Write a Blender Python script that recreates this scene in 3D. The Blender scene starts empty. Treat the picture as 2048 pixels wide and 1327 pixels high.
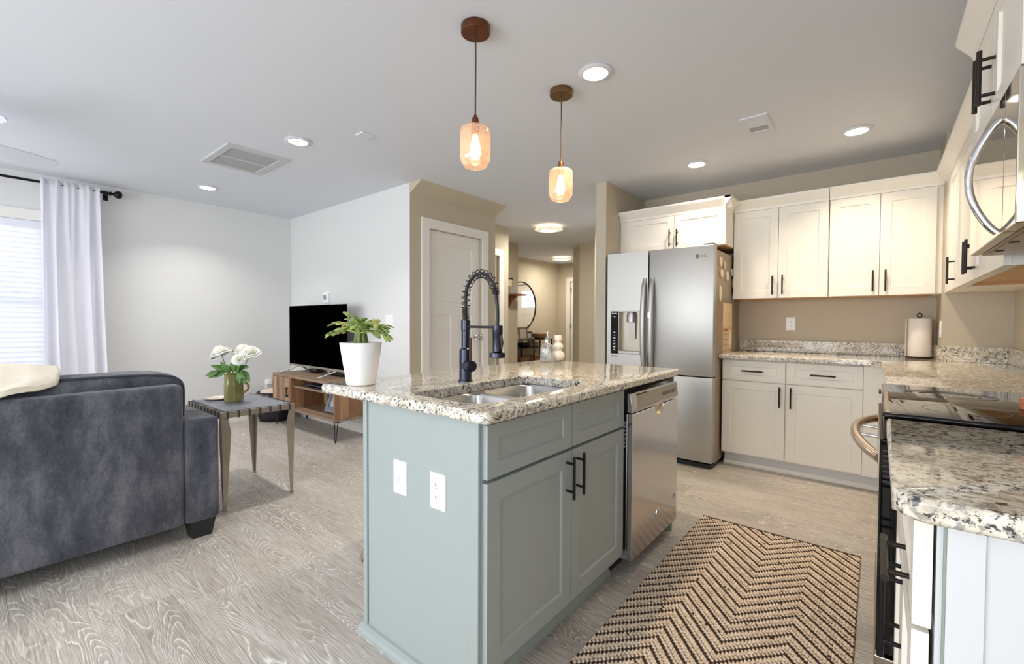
import bpy, bmesh, math, random
from mathutils import Vector, Matrix, noise as mnoise
random.seed(7)
C = bpy.context.scene.collection
SC = bpy.context.scene
PI = math.pi

# ---------------------------------------------------------------- camera, world, light, exposure
CH = 1.165
yaw, pit, rol = [math.radians(a) for a in (39.227, -1.3124, .2485)]
Fv = Vector((-math.sin(yaw)*math.cos(pit), math.cos(yaw)*math.cos(pit), math.sin(pit)))
Rv = Vector((math.cos(yaw), math.sin(yaw), 0)); Uv = Rv.cross(Fv)
R2 = math.cos(rol)*Rv + math.sin(rol)*Uv; U2 = -math.sin(rol)*Rv + math.cos(rol)*Uv
cam = bpy.data.cameras.new('camera'); cam_o = bpy.data.objects.new('camera', cam); C.objects.link(cam_o)
cam.sensor_width = 36; cam.lens = 895.92/2048*36; cam.clip_start = .02
m = Matrix((R2, U2, -Fv)).transposed().to_4x4(); m.translation = Vector((0, 0, CH)); cam_o.matrix_world = m
SC.camera = cam_o
SC.view_settings.view_transform = 'Standard'; SC.view_settings.look = 'None'
SC.view_settings.gamma = 1; SC.view_settings.use_curve_mapping = False
SC.view_settings.exposure = 0.18
W = bpy.data.worlds.new('sky'); SC.world = W; W.use_nodes = True
bg = W.node_tree.nodes['Background']; bg.inputs[0].default_value = (.86, .93, 1, 1); bg.inputs[1].default_value = 2.0
SC.cycles.max_bounces = 10; SC.cycles.diffuse_bounces = 6; SC.cycles.glossy_bounces = 6; SC.cycles.transparent_max_bounces = 16
SC.cycles.caustics_reflective = False; SC.cycles.caustics_refractive = False
SC.cycles.sample_clamp_indirect = 6

def lamp(kind, name, loc, energy, color=(1, 1, 1), size=.1, rot=(0, 0, 0), parent=None, sy=None, spread=None):
    l = bpy.data.lights.new(name, kind); l.energy = energy; l.color = color
    if kind == 'AREA':
        l.size = size
        if sy: l.shape = 'RECTANGLE'; l.size_y = sy
        else: l.shape = 'DISK'
        if spread: l.spread = spread
    else: l.shadow_soft_size = size
    o = bpy.data.objects.new(name, l); C.objects.link(o)
    o.location = Vector(loc) - (parent.location if parent else Vector((0, 0, 0))); o.rotation_euler = rot
    o.parent = parent
    return o
# daylight coming in through the patio doors behind the camera and the living room window
lamp('AREA', 'patio_daylight', (-2.75, -3.0, 1.15), 94, (.96, .98, 1), 4.2, (math.radians(90), 0, 0), sy=2.0)
lamp('AREA', 'breakfast_window_daylight', (-.35, -3.0, 1.5), 16, (.84, .92, 1), 1.3, (math.radians(90), 0, 0), sy=1.3)
lamp('AREA', 'added_side_daylight', (.72, -1.6, 1.45), 28, (.74, .87, 1), 1.3, (0, math.radians(90), 0), sy=1.5)  # added lamp at an unseen side window, lights the island doors
lamp('AREA', 'living_window_daylight', (-6.05, -.15, 1.4), 15, (.92, .96, 1), 1.6, (0, math.radians(-90), 0), sy=1.4)

# ---------------------------------------------------------------- materials
def lin(c): return tuple((v/12.92 if v <= .04045 else ((v+.055)/1.055)**2.4) for v in c)
def rgb(r, g, b): return lin((r/255, g/255, b/255)) + (1,)
class NT:
    def __init__(s, mat):
        mat.use_nodes = True; s.t = mat.node_tree; s.b = s.t.nodes['Principled BSDF']; s.out = s.t.nodes['Material Output']
    def n(s, typ, **k):
        nd = s.t.nodes.new(typ)
        for a, v in k.items():
            if a.startswith('i_'):
                key = a[2:]; key = int(key) if key.isdigit() else key.replace('_', ' ')
                s.set(nd.inputs[key], v)
            else: setattr(nd, a, v)
        return nd
    def set(s, inp, v):
        if isinstance(v, bpy.types.NodeSocket): s.t.links.new(v, inp)
        elif isinstance(v, bpy.types.Node): s.t.links.new(v.outputs[0], inp)
        else: inp.default_value = v
    def math(s, op, a, b=0., c=0.):
        nd = s.t.nodes.new('ShaderNodeMath'); nd.operation = op
        for i, v in enumerate((a, b, c)): s.set(nd.inputs[i], v)
        return nd.outputs[0]
    def mix(s, f, a, b):
        nd = s.t.nodes.new('ShaderNodeMix'); nd.data_type = 'RGBA'
        s.set(nd.inputs[0], f); s.set(nd.inputs[6], a); s.set(nd.inputs[7], b); return nd.outputs[2]
    def ramp(s, f, stops):
        nd = s.t.nodes.new('ShaderNodeValToRGB'); s.set(nd.inputs[0], f); e = nd.color_ramp.elements
        while len(e) < len(stops): e.new(.5)
        for el, (p, c) in zip(e, stops): el.position = p; el.color = c if len(c) == 4 else tuple(c)+(1,)
        return nd.outputs[0]
    def pos(s): return s.n('ShaderNodeNewGeometry').outputs[0]
    def mapv(s, v, scale=(1, 1, 1), loc=(0, 0, 0)):
        nd = s.n('ShaderNodeMapping'); s.set(nd.inputs[0], v); nd.inputs[3].default_value = scale; nd.inputs[1].default_value = loc
        return nd.outputs[0]
    def noise(s, v, scale, detail=2., rough=.5, dist=0.):
        return s.n('ShaderNodeTexNoise', i_Vector=v, i_Scale=scale, i_Detail=detail, i_Roughness=rough, i_Distortion=dist).outputs[0]
    def bump(s, h, strength=.3, dist=.01):
        nd = s.n('ShaderNodeBump', i_Height=h, i_Strength=strength, i_Distance=dist); s.set(s.b.inputs['Normal'], nd.outputs[0])
def mat(name, col, rough=.5, metal=0., spec=.5, emit=None, es=0., bump=None, var=None, **k):
    M = bpy.data.materials.new(name); t = NT(M)
    b = t.b; b.inputs['Base Color'].default_value = col; b.inputs['Roughness'].default_value = rough
    b.inputs['Metallic'].default_value = metal; b.inputs['Specular IOR Level'].default_value = spec
    if emit: b.inputs['Emission Color'].default_value = emit; b.inputs['Emission Strength'].default_value = es
    for kk, v in k.items(): b.inputs[kk.replace('_', ' ')].default_value = v
    if bump: t.bump(t.noise(t.pos(), bump[0], 3), bump[1], bump[2] if len(bump) > 2 else .005)
    if var:
        f = t.noise(t.pos(), var[0], 3)
        t.set(b.inputs['Base Color'], t.mix(f, col, var[1]))
    return M

M = {}
M['wall'] = mat('greige_wall_paint', rgb(221, 221, 220), .75, spec=.2, bump=(90, .06, .002))
M['wall_k'] = mat('greige_wall_kitchen_lit', rgb(196, 186, 168), .75, spec=.2, bump=(90, .06, .002))  # same greige paint, with the darker warm kitchen light put into the colour
M['wall_h'] = mat('greige_wall_hall_lit', rgb(196, 185, 164), .75, spec=.2, bump=(90, .06, .002))  # same greige paint again, warm hall light put into the colour
M['ceil'] = mat('ceiling_paint', rgb(219, 223, 230), .9, spec=.1, bump=(60, .08, .003))
M['trim'] = mat('trim_paint', rgb(238, 234, 228), .35)
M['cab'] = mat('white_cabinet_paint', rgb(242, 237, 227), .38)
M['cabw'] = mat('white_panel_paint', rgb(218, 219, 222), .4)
M['sage'] = mat('sage_cabinet_paint', rgb(157, 166, 166), .4, var=(3, rgb(160, 168, 165)))
M['black'] = mat('black_metal', rgb(28, 27, 29), .32, .6)
M['bronze_dark'] = mat('dark_bronze_handle', rgb(52, 45, 40), .38, .7)
M['white_pl'] = mat('white_plastic', rgb(240, 240, 240), .3)
M['grey_pl'] = mat('grey_plastic', rgb(140, 142, 146), .4)
M['dark_pl'] = mat('dark_plastic', rgb(20, 20, 22), .35)
M['shadow_pl'] = mat('slot_black', rgb(40, 38, 36), .6)
M['chrome'] = mat('chrome', rgb(225, 226, 230), .08, 1)
M['nickel'] = mat('satin_nickel', rgb(190, 184, 174), .25, 1)
M['ss_sink'] = mat('sink_steel', rgb(200, 198, 195), .28, 1)
M['screen'] = mat('black_screen', rgb(1, 1, 1), .6, spec=0.)
M['glassblk'] = mat('black_glass', rgb(14, 13, 13), .04, spec=.32)
M['blackside'] = mat('black_enamel', rgb(10, 10, 10), .2)
M['mwmirror'] = mat('polished_steel', rgb(214, 205, 192), .05, 1)
M['gunmetal'] = mat('gunmetal_faucet', rgb(66, 68, 80), .27, .9)
M['hose'] = mat('black_hose', rgb(38, 38, 40), .5)
M['ceramic'] = mat('white_ceramic', rgb(240, 238, 238), .25)
M['ceramic_m'] = mat('matte_white_ceramic', rgb(238, 228, 214), .6)
M['soil'] = mat('potting_soil', rgb(60, 48, 38), .9)
M['paper'] = mat('paper_towel', rgb(240, 234, 226), .9, spec=.1, bump=(120, .25, .004))
M['copper'] = mat('copper_bronze', rgb(118, 74, 52), .38, .9)
M['bronze2'] = mat('aged_bronze', rgb(128, 98, 66), .38, .9)
M['cord'] = mat('brown_cord', rgb(70, 52, 44), .6)
M['bulb'] = mat('bulb_glow', rgb(255, 225, 180), .3, emit=rgb(255, 214, 160), es=7)
M['can'] = mat('led_lens', (1, 1, 1, 1), .5, emit=(1, .97, .92, 1), es=9)
M['flush'] = mat('flush_lens', (1, 1, 1, 1), .5, emit=rgb(255, 243, 222), es=4.5)
M['ringg'] = mat('frosted_ring', rgb(236, 222, 196), .35, emit=rgb(255, 236, 205), es=.6)
M['woodbowl'] = mat('bowl_wood', rgb(150, 112, 72), .5, var=(12, rgb(176, 138, 92)))
M['shelfwood'] = mat('red_brown_wood', rgb(120, 78, 50), .5, var=(14, rgb(140, 92, 60)))
M['maple'] = mat('raw_maple', rgb(214, 176, 130), .55, var=(6, rgb(200, 160, 116)))
M['copperlid'] = mat('terracotta_lacquer', rgb(172, 92, 62), .3, var=(30, rgb(206, 136, 96)))
M['basket'] = mat('black_rope', rgb(26, 25, 25), .7, bump=(150, .6, .006))
M['wicker'] = mat('brown_wicker', rgb(146, 112, 78), .75, bump=(160, .7, .006), var=(60, rgb(110, 80, 54)))
M['wool'] = mat('cream_wool', rgb(240, 230, 214), .95, spec=.1, bump=(220, .4, .004))
M['green'] = mat('rose_leaf', rgb(112, 148, 74), .45, var=(14, rgb(74, 114, 50)))
M['stem'] = mat('green_stem', rgb(98, 110, 60), .6)
M['rose'] = mat('white_petal', rgb(248, 246, 236), .6, Subsurface_Weight=.15)
M['olive'] = mat('olive_glaze', rgb(126, 124, 68), .2, .12, var=(7, rgb(146, 140, 88)))
M['gold'] = mat('gold_handle', rgb(168, 132, 78), .3, .6)
M['iron'] = mat('bronzed_iron', rgb(186, 176, 162), .36, .6, var=(9, rgb(158, 147, 133)))
M['leather'] = mat('slate_leather', rgb(132, 136, 146), .45, bump=(180, .3, .003), var=(16, rgb(112, 116, 126)))
M['strap'] = mat('dark_strap', rgb(66, 62, 62), .5)
M['hair'] = mat('hairpin_steel', rgb(58, 58, 70), .4, .7)
M['frame_g'] = mat('grey_wood_frame', rgb(150, 152, 160), .6, var=(20, rgb(128, 130, 138)))
M['mirror'] = mat('mirror_glass', rgb(240, 240, 238), .01, 1)
M['oak'] = mat('greyed_oak', rgb(150, 138, 124), .55, var=(14, rgb(126, 114, 100)))
M['plantleaf'] = None
M['fan'] = mat('fan_white', rgb(222, 224, 236), .4)
M['vent'] = mat('vent_paint', rgb(196, 197, 198), .6)
M['ventdark'] = mat('vent_mesh', rgb(172, 173, 174), .8)
M['magn'] = mat('cream_magnet', rgb(222, 206, 182), .5)
M['magn2'] = mat('blue_grey_magnet', rgb(150, 160, 164), .5)
M['papr'] = mat('cream_paper', rgb(214, 190, 156), .85, spec=.1)
M['papw'] = mat('white_paper', rgb(236, 220, 196), .85, spec=.1)
M['ink'] = mat('brown_ink', rgb(110, 86, 66), .8)
M['inkred'] = mat('red_ink', rgb(188, 96, 74), .8)
M['fridge_side'] = mat('fridge_side_grey', rgb(158, 142, 122), .45, .35, bump=(240, .2, .002))
M['led'] = mat('panel_print', rgb(220, 222, 226), .5)
M['ring'] = mat('burner_print', rgb(120, 116, 108), .4)
M['logo'] = mat('logo_grey', rgb(104, 100, 100), .4)
M['gasket'] = mat('dark_gasket', rgb(34, 36, 42), .6)
M['greensage'] = mat('green_painted_edge', rgb(146, 158, 144), .5)
M['outside'] = mat('sunlit_fence', rgb(206, 220, 226), .9)

def brushed(name, col, rough, stretch, metal=1.):
    mm = bpy.data.materials.new(name); t = NT(mm); b = t.b
    b.inputs['Base Color'].default_value = col; b.inputs['Metallic'].default_value = metal
    f = t.noise(t.mapv(t.pos(), stretch), 1., 2)
    t.set(b.inputs['Roughness'], t.math('MULTIPLY_ADD', f, .05, rough-.025))
    return mm
M['steel'] = brushed('brushed_steel', rgb(190, 188, 184), .44, (3, 3, 700), .95)
M['steel_d'] = brushed('dishwasher_steel', rgb(196, 196, 199), .17, (2, 2, 200))
M['steel_p'] = brushed('panel_steel', rgb(170, 160, 148), .3, (200, 2, 2))

def granite():
    mm = bpy.data.materials.new('speckled_granite'); t = NT(mm); p = t.pos()
    base = t.ramp(t.noise(p, 26, 4, .6), [(.3, rgb(206, 196, 178)), (.52, rgb(232, 224, 208)), (.75, rgb(244, 240, 232))])
    warm = t.noise(p, 9, 2)
    base = t.mix(t.ramp(warm, [(.55, (0, 0, 0)), (.75, (.5, .5, .5))]), base, rgb(196, 178, 150))
    pd = t.n('ShaderNodeVectorMath', operation='ADD'); t.set(pd.inputs[0], p)
    nv = t.n('ShaderNodeTexNoise', i_Vector=p, i_Scale=30., i_Detail=2.)
    sc = t.n('ShaderNodeVectorMath', operation='SCALE', i_3=.02); t.set(sc.inputs[0], nv.outputs[1]); t.set(pd.inputs[1], sc.outputs[0])
    grey = t.noise(pd.outputs[0], 62, 3, .65)
    base = t.mix(t.ramp(grey, [(.515, (0, 0, 0)), (.585, (.7, .7, .7))]), base, rgb(138, 132, 126))
    dk = t.math('MULTIPLY_ADD', t.noise(p, 11, 2), .22, t.math('SUBTRACT', t.noise(t.mapv(pd.outputs[0], loc=(3, 7, 1)), 95, 4, .7), .11))
    base = t.mix(t.ramp(dk, [(.552, (0, 0, 0)), (.59, (.92, .92, .92))]), base, rgb(40, 39, 44))
    t.set(t.b.inputs['Base Color'], base); t.b.inputs['Roughness'].default_value = .07
    t.b.inputs['Specular IOR Level'].default_value = .55
    return mm
M['granite'] = granite()

def floor_mat():
    mm = bpy.data.materials.new('limed_oak_planks'); t = NT(mm); p = t.pos()
    s = t.n('ShaderNodeSeparateXYZ'); t.set(s.inputs[0], p); x, y = s.outputs[0], s.outputs[1]
    PW, PL = .182, 1.22
    yr = t.math('DIVIDE', y, PW); row = t.math('FLOOR', yr)
    wr = t.n('ShaderNodeTexWhiteNoise', noise_dimensions='1D'); t.set(wr.inputs['W'], row)
    xo = t.math('ADD', t.math('DIVIDE', x, PL), wr.outputs[0]); col = t.math('FLOOR', xo)
    cv = t.n('ShaderNodeCombineXYZ', i_0=row, i_1=col, i_2=0.)
    wn = t.n('ShaderNodeTexWhiteNoise', noise_dimensions='3D'); t.set(wn.inputs[0], cv.outputs[0])
    r = wn.outputs[0]
    fy = t.math('FRACT', yr); fx = t.math('FRACT', xo)
    gx = t.math('MULTIPLY_ADD', r, 37., t.math('MULTIPLY', x, 1.15))
    gy = t.math('MULTIPLY_ADD', r, 13., t.math('MULTIPLY', y, 6.2))
    gv = t.n('ShaderNodeCombineXYZ', i_0=gx, i_1=gy, i_2=t.math('MULTIPLY', r, 51.))
    g = t.noise(gv.outputs[0], 1.0, 1.6, .4, .35)
    wob = t.noise(t.mapv(p, (9, 60, 1)), 1., 2)
    ring = t.math('FRACT', t.math('MULTIPLY_ADD', wob, .8, t.math('MULTIPLY', g, 44.)))
    ringl = t.ramp(ring, [(.0, (.42, .42, .42)), (.35, (.32, .32, .32)), (.70, (.20, .20, .20)), (.84, (1, 1, 1)), (.90, (.9, .9, .9)), (1, (.42, .42, .42))])
    mask = t.ramp(t.noise(t.mapv(gv.outputs[0], (.9, .8, 1), (5, 2, 0)), 1., 1), [(.36, (.10, .10, .10)), (.58, (1, 1, 1))])
    fv = t.n('ShaderNodeCombineXYZ', i_0=t.math('MULTIPLY', x, 9.), i_1=t.math('MULTIPLY', y, 190.), i_2=r)
    fib = t.noise(fv.outputs[0], 1., 3, .65)
    big = t.noise(gv.outputs[0], .8, 2)
    rl = t.math('MULTIPLY', t.math('SUBTRACT', ringl, .42), t.math('MULTIPLY', mask, .50))
    tone = t.math('ADD', rl, t.math('MULTIPLY_ADD', fib, .85, t.math('MULTIPLY_ADD', big, .30, t.math('MULTIPLY_ADD', r, .07, .0))))
    colr = t.ramp(tone, [(.36, rgb(142, 134, 125)), (.60, rgb(182, 174, 165)), (.80, rgb(206, 200, 192)), (.98, rgb(234, 231, 226))])
    ey = t.math('MINIMUM', fy, t.math('SUBTRACT', 1., fy)); ex = t.math('MINIMUM', fx, t.math('SUBTRACT', 1., fx))
    seam = t.math('MAXIMUM', t.math('LESS_THAN', ey, .006), t.math('LESS_THAN', ex, .0012))
    colr = t.mix(t.math('MULTIPLY', seam, .22), colr, rgb(96, 88, 78))
    t.set(t.b.inputs['Base Color'], colr); t.b.inputs['Roughness'].default_value = .42
    t.b.inputs['Specular IOR Level'].default_value = .35
    t.bump(t.math('ADD', t.math('MULTIPLY', ringl, .6), t.math('MULTIPLY', fib, .5)), .12, .004)
    return mm
M['floor'] = floor_mat()

def plank_wood(name, axis, c1, c2, c3, w=.07):
    """boards of differing brown; axis = index of the coordinate that steps from board to board"""
    mm = bpy.data.materials.new(name); t = NT(mm); p = t.pos()
    s = t.n('ShaderNodeSeparateXYZ'); t.set(s.inputs[0], p)
    row = t.math('FLOOR', t.math('DIVIDE', s.outputs[axis], w))
    wr = t.n('ShaderNodeTexWhiteNoise', noise_dimensions='1D'); t.set(wr.inputs['W'], row)
    sc = [9, 9, 9]; 
    for i in range(3): sc[i] = 60 if i == axis else 6
    off = t.n('ShaderNodeCombineXYZ', i_0=t.math('MULTIPLY', wr.outputs[0], 9.), i_1=t.math('MULTIPLY', wr.outputs[0], 5.), i_2=t.math('MULTIPLY', wr.outputs[0], 7.))
    ad = t.n('ShaderNodeVectorMath', operation='ADD'); t.set(ad.inputs[0], p); t.set(ad.inputs[1], off.outputs[0])
    g = t.noise(t.mapv(ad.outputs[0], sc), 1., 4, .6, .6)
    v = t.math('MULTIPLY_ADD', wr.outputs[0], .5, t.math('MULTIPLY', g, .55))
    t.set(t.b.inputs['Base Color'], t.ramp(v, [(.2, c1), (.5, c2), (.8, c3)])); t.b.inputs['Roughness'].default_value = .55
    return mm
M['acacia_x'] = plank_wood('acacia_boards_front', 0, rgb(110, 84, 64), rgb(150, 118, 92), rgb(186, 158, 128))
M['acacia_y'] = plank_wood('acacia_boards_side', 1, rgb(104, 72, 50), rgb(150, 110, 78), rgb(184, 144, 106), .09)
M['acacia_t'] = plank_wood('acacia_boards_top', 1, rgb(114, 90, 72), rgb(152, 126, 104), rgb(184, 160, 136), .05)

def chenille():
    mm = bpy.data.materials.new('slate_chenille'); t = NT(mm); p = t.pos()
    a = t.noise(t.mapv(p, (1, 1, .42)), 10, 6, .62)
    f = t.noise(t.mapv(p, (1, 1, .6)), 110, 2, .7)
    v = t.math('MULTIPLY_ADD', f, .26, t.math('MULTIPLY', a, .92))
    t.set(t.b.inputs['Base Color'], t.ramp(v, [(.36, rgb(46, 48, 56)), (.58, rgb(80, 82, 91)), (.84, rgb(122, 122, 129))]))
    t.b.inputs['Roughness'].default_value = .85; t.b.inputs['Specular IOR Level'].default_value = .15
    t.b.inputs['Sheen Weight'].default_value = .35; t.b.inputs['Sheen Roughness'].default_value = .4
    t.bump(t.noise(p, 160, 3, .7), .5, .006)
    return mm
M['sofa'] = chenille()

def curtain_mat():
    mm = bpy.data.materials.new('white_linen_voile'); t = NT(mm)
    t.b.inputs['Base Color'].default_value = rgb(246, 245, 250); t.b.inputs['Roughness'].default_value = .9
    t.b.inputs['Specular IOR Level'].default_value = .05
    tr = t.n('ShaderNodeBsdfTranslucent'); tr.inputs[0].default_value = rgb(248, 248, 252)
    mx = t.n('ShaderNodeMixShader'); mx.inputs[0].default_value = .5
    t.t.links.new(t.b.outputs[0], mx.inputs[1]); t.t.links.new(tr.outputs[0], mx.inputs[2]); t.t.links.new(mx.outputs[0], t.out.inputs[0])
    return mm
M['curtain'] = curtain_mat()
def slat_mat():
    mm = bpy.data.materials.new('blind_slat'); t = NT(mm)
    t.b.inputs['Base Color'].default_value = rgb(246, 246, 250); t.b.inputs['Roughness'].default_value = .5
    tr = t.n('ShaderNodeBsdfTranslucent'); tr.inputs[0].default_value = rgb(240, 242, 250)
    mx = t.n('ShaderNodeMixShader'); mx.inputs[0].default_value = .3
    t.t.links.new(t.b.outputs[0], mx.inputs[1]); t.t.links.new(tr.outputs[0], mx.inputs[2]); t.t.links.new(mx.outputs[0], t.out.inputs[0])
    return mm
M['slat'] = slat_mat()
def clear_glass(name, tint, refl=.12, body=0., bodycol=None, bubbles=False, thin=True):
    mm = bpy.data.materials.new(name); t = NT(mm)
    tr = t.n('ShaderNodeBsdfTransparent'); tr.inputs[0].default_value = tint
    gl = t.n('ShaderNodeBsdfGlossy', i_Roughness=.04); gl.inputs[0].default_value = (1, 1, 1, 1)
    lw = t.n('ShaderNodeLayerWeight', i_Blend=.35)
    m1 = t.n('ShaderNodeMixShader'); t.set(m1.inputs[0], t.math('MULTIPLY_ADD', lw.outputs[1], .5, refl))
    t.t.links.new(tr.outputs[0], m1.inputs[1]); t.t.links.new(gl.outputs[0], m1.inputs[2]); last = m1
    if body:
        d = t.n('ShaderNodeBsdfTranslucent'); d.inputs[0].default_value = bodycol
        d2 = t.n('ShaderNodeBsdfDiffuse'); d2.inputs[0].default_value = bodycol
        md = t.n('ShaderNodeMixShader', i_0=.5); t.t.links.new(d.outputs[0], md.inputs[1]); t.t.links.new(d2.outputs[0], md.inputs[2])
        m2 = t.n('ShaderNodeMixShader')
        if bubbles:
            v = t.n('ShaderNodeTexVoronoi', i_Scale=190.); t.set(v.inputs['Vector'], t.pos())
            f = t.ramp(v.outputs[0], [(.16, (.95, .95, .95)), (.3, (body, body, body))]); t.set(m2.inputs[0], f)
        else: m2.inputs[0].default_value = body
        t.t.links.new(m1.outputs[0], m2.inputs[1]); t.t.links.new(md.outputs[0], m2.inputs[2]); last = m2
    t.t.links.new(last.outputs[0], t.out.inputs[0])
    return mm
M['glass'] = clear_glass('window_glass', (1, 1, 1, 1), .04)
M['seeded'] = clear_glass('seeded_amber_glass', (1, .95, .90, 1), .07, .24, rgb(252, 226, 204), True)
M['bottle'] = clear_glass('clear_bottle_glass', (.95, .97, .97, 1), .12, .16, rgb(240, 240, 240))
def leafmat():
    mm = bpy.data.materials.new('cactus_leaf'); t = NT(mm)
    f = t.noise(t.pos(), 17, 2)
    t.set(t.b.inputs['Base Color'], t.ramp(f, [(.3, rgb(104, 134, 70)), (.47, rgb(144, 168, 92)), (.6, rgb(186, 190, 112)), (.74, rgb(214, 198, 126))]))
    t.b.inputs['Roughness'].default_value = .45; return mm
M['plantleaf'] = leafmat()

# ---------------------------------------------------------------- mesh helpers
class MB:
    def __init__(s): s.bm = bmesh.new()
    def poly(s, vs, fs):
        v = [s.bm.verts.new(p) for p in vs]; out = []
        for f in fs:
            try: out.append(s.bm.faces.new([v[i] for i in f]))
            except ValueError: pass
        return v, out
    def box(s, x0, x1, y0, y1, z0, z1, b=0., seg=2):
        if x0 > x1: x0, x1 = x1, x0
        if y0 > y1: y0, y1 = y1, y0
        vs = [(x, y, z) for z in (z0, z1) for y in (y0, y1) for x in (x0, x1)]
        v, f = s.poly(vs, [(0, 2, 3, 1), (4, 5, 7, 6), (0, 1, 5, 4), (2, 6, 7, 3), (0, 4, 6, 2), (1, 3, 7, 5)])
        if b: bmesh.ops.bevel(s.bm, geom=list({e for q in f for e in q.edges}), offset=b, segments=seg, profile=.5, affect='EDGES', clamp_overlap=True)
        return s
    def rings(s, rings, closed=True, cap0=True, cap1=True):
        R = [[s.bm.verts.new(p) for p in r] for r in rings]; n = len(R[0])
        for a, b in zip(R, R[1:]):
            for i in range(n if closed else n-1):
                j = (i+1) % n
                try: s.bm.faces.new((a[i], a[j], b[j], b[i]))
                except ValueError: pass
        if cap0 and closed: s.bm.faces.new(R[0][::-1])
        if cap1 and closed: s.bm.faces.new(R[-1])
        return R
    def cyl(s, p0, p1, r0, r1=None, n=16, caps=True):
        p0, p1 = Vector(p0), Vector(p1); r1 = r0 if r1 is None else r1
        d = (p1-p0).normalized(); u = d.orthogonal().normalized(); w = d.cross(u)
        s.rings([[p+(u*math.cos(2*PI*i/n)+w*math.sin(2*PI*i/n))*r for i in range(n)] for p, r in ((p0, r0), (p1, r1))], cap0=caps, cap1=caps); return s
    def tube(s, pts, r, n=10, closed=False):
        pts = [Vector(p) for p in pts]; rr = r if isinstance(r, (list, tuple)) else [r]*len(pts)
        R = []; u = None
        for i, p in enumerate(pts):
            d = (pts[min(i+1, len(pts)-1)]-pts[max(i-1, 0)])
            if closed: d = pts[(i+1) % len(pts)]-pts[i-1]
            d.normalize()
            if u is None: u = d.orthogonal().normalized()
            else: u = (u-d*u.dot(d)).normalized()
            w = d.cross(u); R.append([p+(u*math.cos(2*PI*k/n)+w*math.sin(2*PI*k/n))*rr[i] for k in range(n)])
        if closed:
            VR = [[s.bm.verts.new(q) for q in ring] for ring in R]
            best = min(range(n), key=lambda o: sum((VR[0][(k+o) % n].co-VR[-1][k].co).length for k in range(n)))
            for a in range(len(VR)):
                A = VR[a]; B = VR[(a+1) % len(VR)]; o = best if a == len(VR)-1 else 0
                for k in range(n): s.bm.faces.new((A[k], A[(k+1) % n], B[(k+1+o) % n], B[(k+o) % n]))
        else: s.rings(R)
        return s
    def lathe(s, prof, c=(0, 0, 0), n=32, cap0=True, cap1=True, wob=None, sx=1., sy=1.):
        R = []
        for r, z in prof:
            R.append([(c[0]+sx*r*(wob(2*PI*i/n, z) if wob else 1)*math.cos(2*PI*i/n), c[1]+sy*r*(wob(2*PI*i/n, z) if wob else 1)*math.sin(2*PI*i/n), c[2]+z) for i in range(n)])
        s.rings(R, cap0=cap0, cap1=cap1); return s
    def prism(s, pts, axis, a, b, bev=0., seg=2):
        """pts 2-D polygon in the two other axes (in xyz order), extruded along axis from a to b"""
        def P(p, t):
            q = list(p); q.insert(axis, t); return tuple(q)
        n = len(pts); vs = [P(p, a) for p in pts]+[P(p, b) for p in pts]
        v, f = s.poly(vs, [tuple(range(n))[::-1], tuple(range(n, 2*n))]+[(i, (i+1) % n, n+(i+1) % n, n+i) for i in range(n)])
        if bev:
            es = [e for e in f[0].edges]+[e for e in f[1].edges]
            bmesh.ops.bevel(s.bm, geom=es, offset=bev, segments=seg, profile=.5, affect='EDGES', clamp_overlap=True)
        return s
    def panel(s, P, u0, u1, v0, v1, th, recs, depth=.008, slope=.005, back=True):
        """slab with recessed rectangles; P(u,v,n) maps to the world, n=0 is the front face, +n into the body"""
        us = sorted({u0, u1} | {r[i] for r in recs for i in (0, 1)}); vs = sorted({v0, v1} | {r[i] for r in recs for i in (2, 3)})
        G = [[s.bm.verts.new(P(u, v, 0)) for v in vs] for u in us]
        B = [[s.bm.verts.new(P(u, v, th)) for v in (v0, v1)] for u in (u0, u1)]
        done = set(); flat = []
        for i in range(len(us)-1):
            for j in range(len(vs)-1):
                uc, vc = (us[i]+us[i+1])/2, (vs[j]+vs[j+1])/2
                hit = [k for k, r in enumerate(recs) if r[0] < uc < r[1] and r[2] < vc < r[3]]
                if hit: continue
                flat.append(s.bm.faces.new((G[i][j], G[i+1][j], G[i+1][j+1], G[i][j+1])))
        for r in recs:
            i0, i1, j0, j1 = us.index(r[0]), us.index(r[1]), vs.index(r[2]), vs.index(r[3])
            loop = [G[i][j0] for i in range(i0, i1)]+[G[i1][j] for j in range(j0, j1)]+[G[i][j1] for i in range(i1, i0, -1)]+[G[i0][j] for j in range(j1, j0, -1)]
            pl = [(us[i], vs[j0]) for i in range(i0, i1)]+[(us[i1], vs[j]) for j in range(j0, j1)]+[(us[i], vs[j1]) for i in range(i1, i0, -1)]+[(us[i0], vs[j]) for j in range(j1, j0, -1)]
            inn = []
            for (u, v) in pl:
                uu = min(max(u, r[0]+slope), r[1]-slope); vv = min(max(v, r[2]+slope), r[3]-slope)
                inn.append(s.bm.verts.new(P(uu, vv, depth)))
            n = len(loop)
            for k in range(n): s.bm.faces.new((loop[k], loop[(k+1) % n], inn[(k+1) % n], inn[k]))
            s.bm.faces.new(inn)
        # edges of the slab
        nu, nv = len(us)-1, len(vs)-1
        bot = [G[i][0] for i in range(nu+1)]; top = [G[i][nv] for i in range(nu+1)]; lef = [G[0][j] for j in range(nv+1)]; rig = [G[nu][j] for j in range(nv+1)]
        s.bm.faces.new(bot+[B[1][0], B[0][0]]); s.bm.faces.new(top+[B[1][1], B[0][1]])
        s.bm.faces.new(lef+[B[0][1], B[0][0]]); s.bm.faces.new(rig+[B[1][1], B[1][0]])
        s.bm.faces.new((B[0][0], B[0][1], B[1][1], B[1][0]))
        return s
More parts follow.
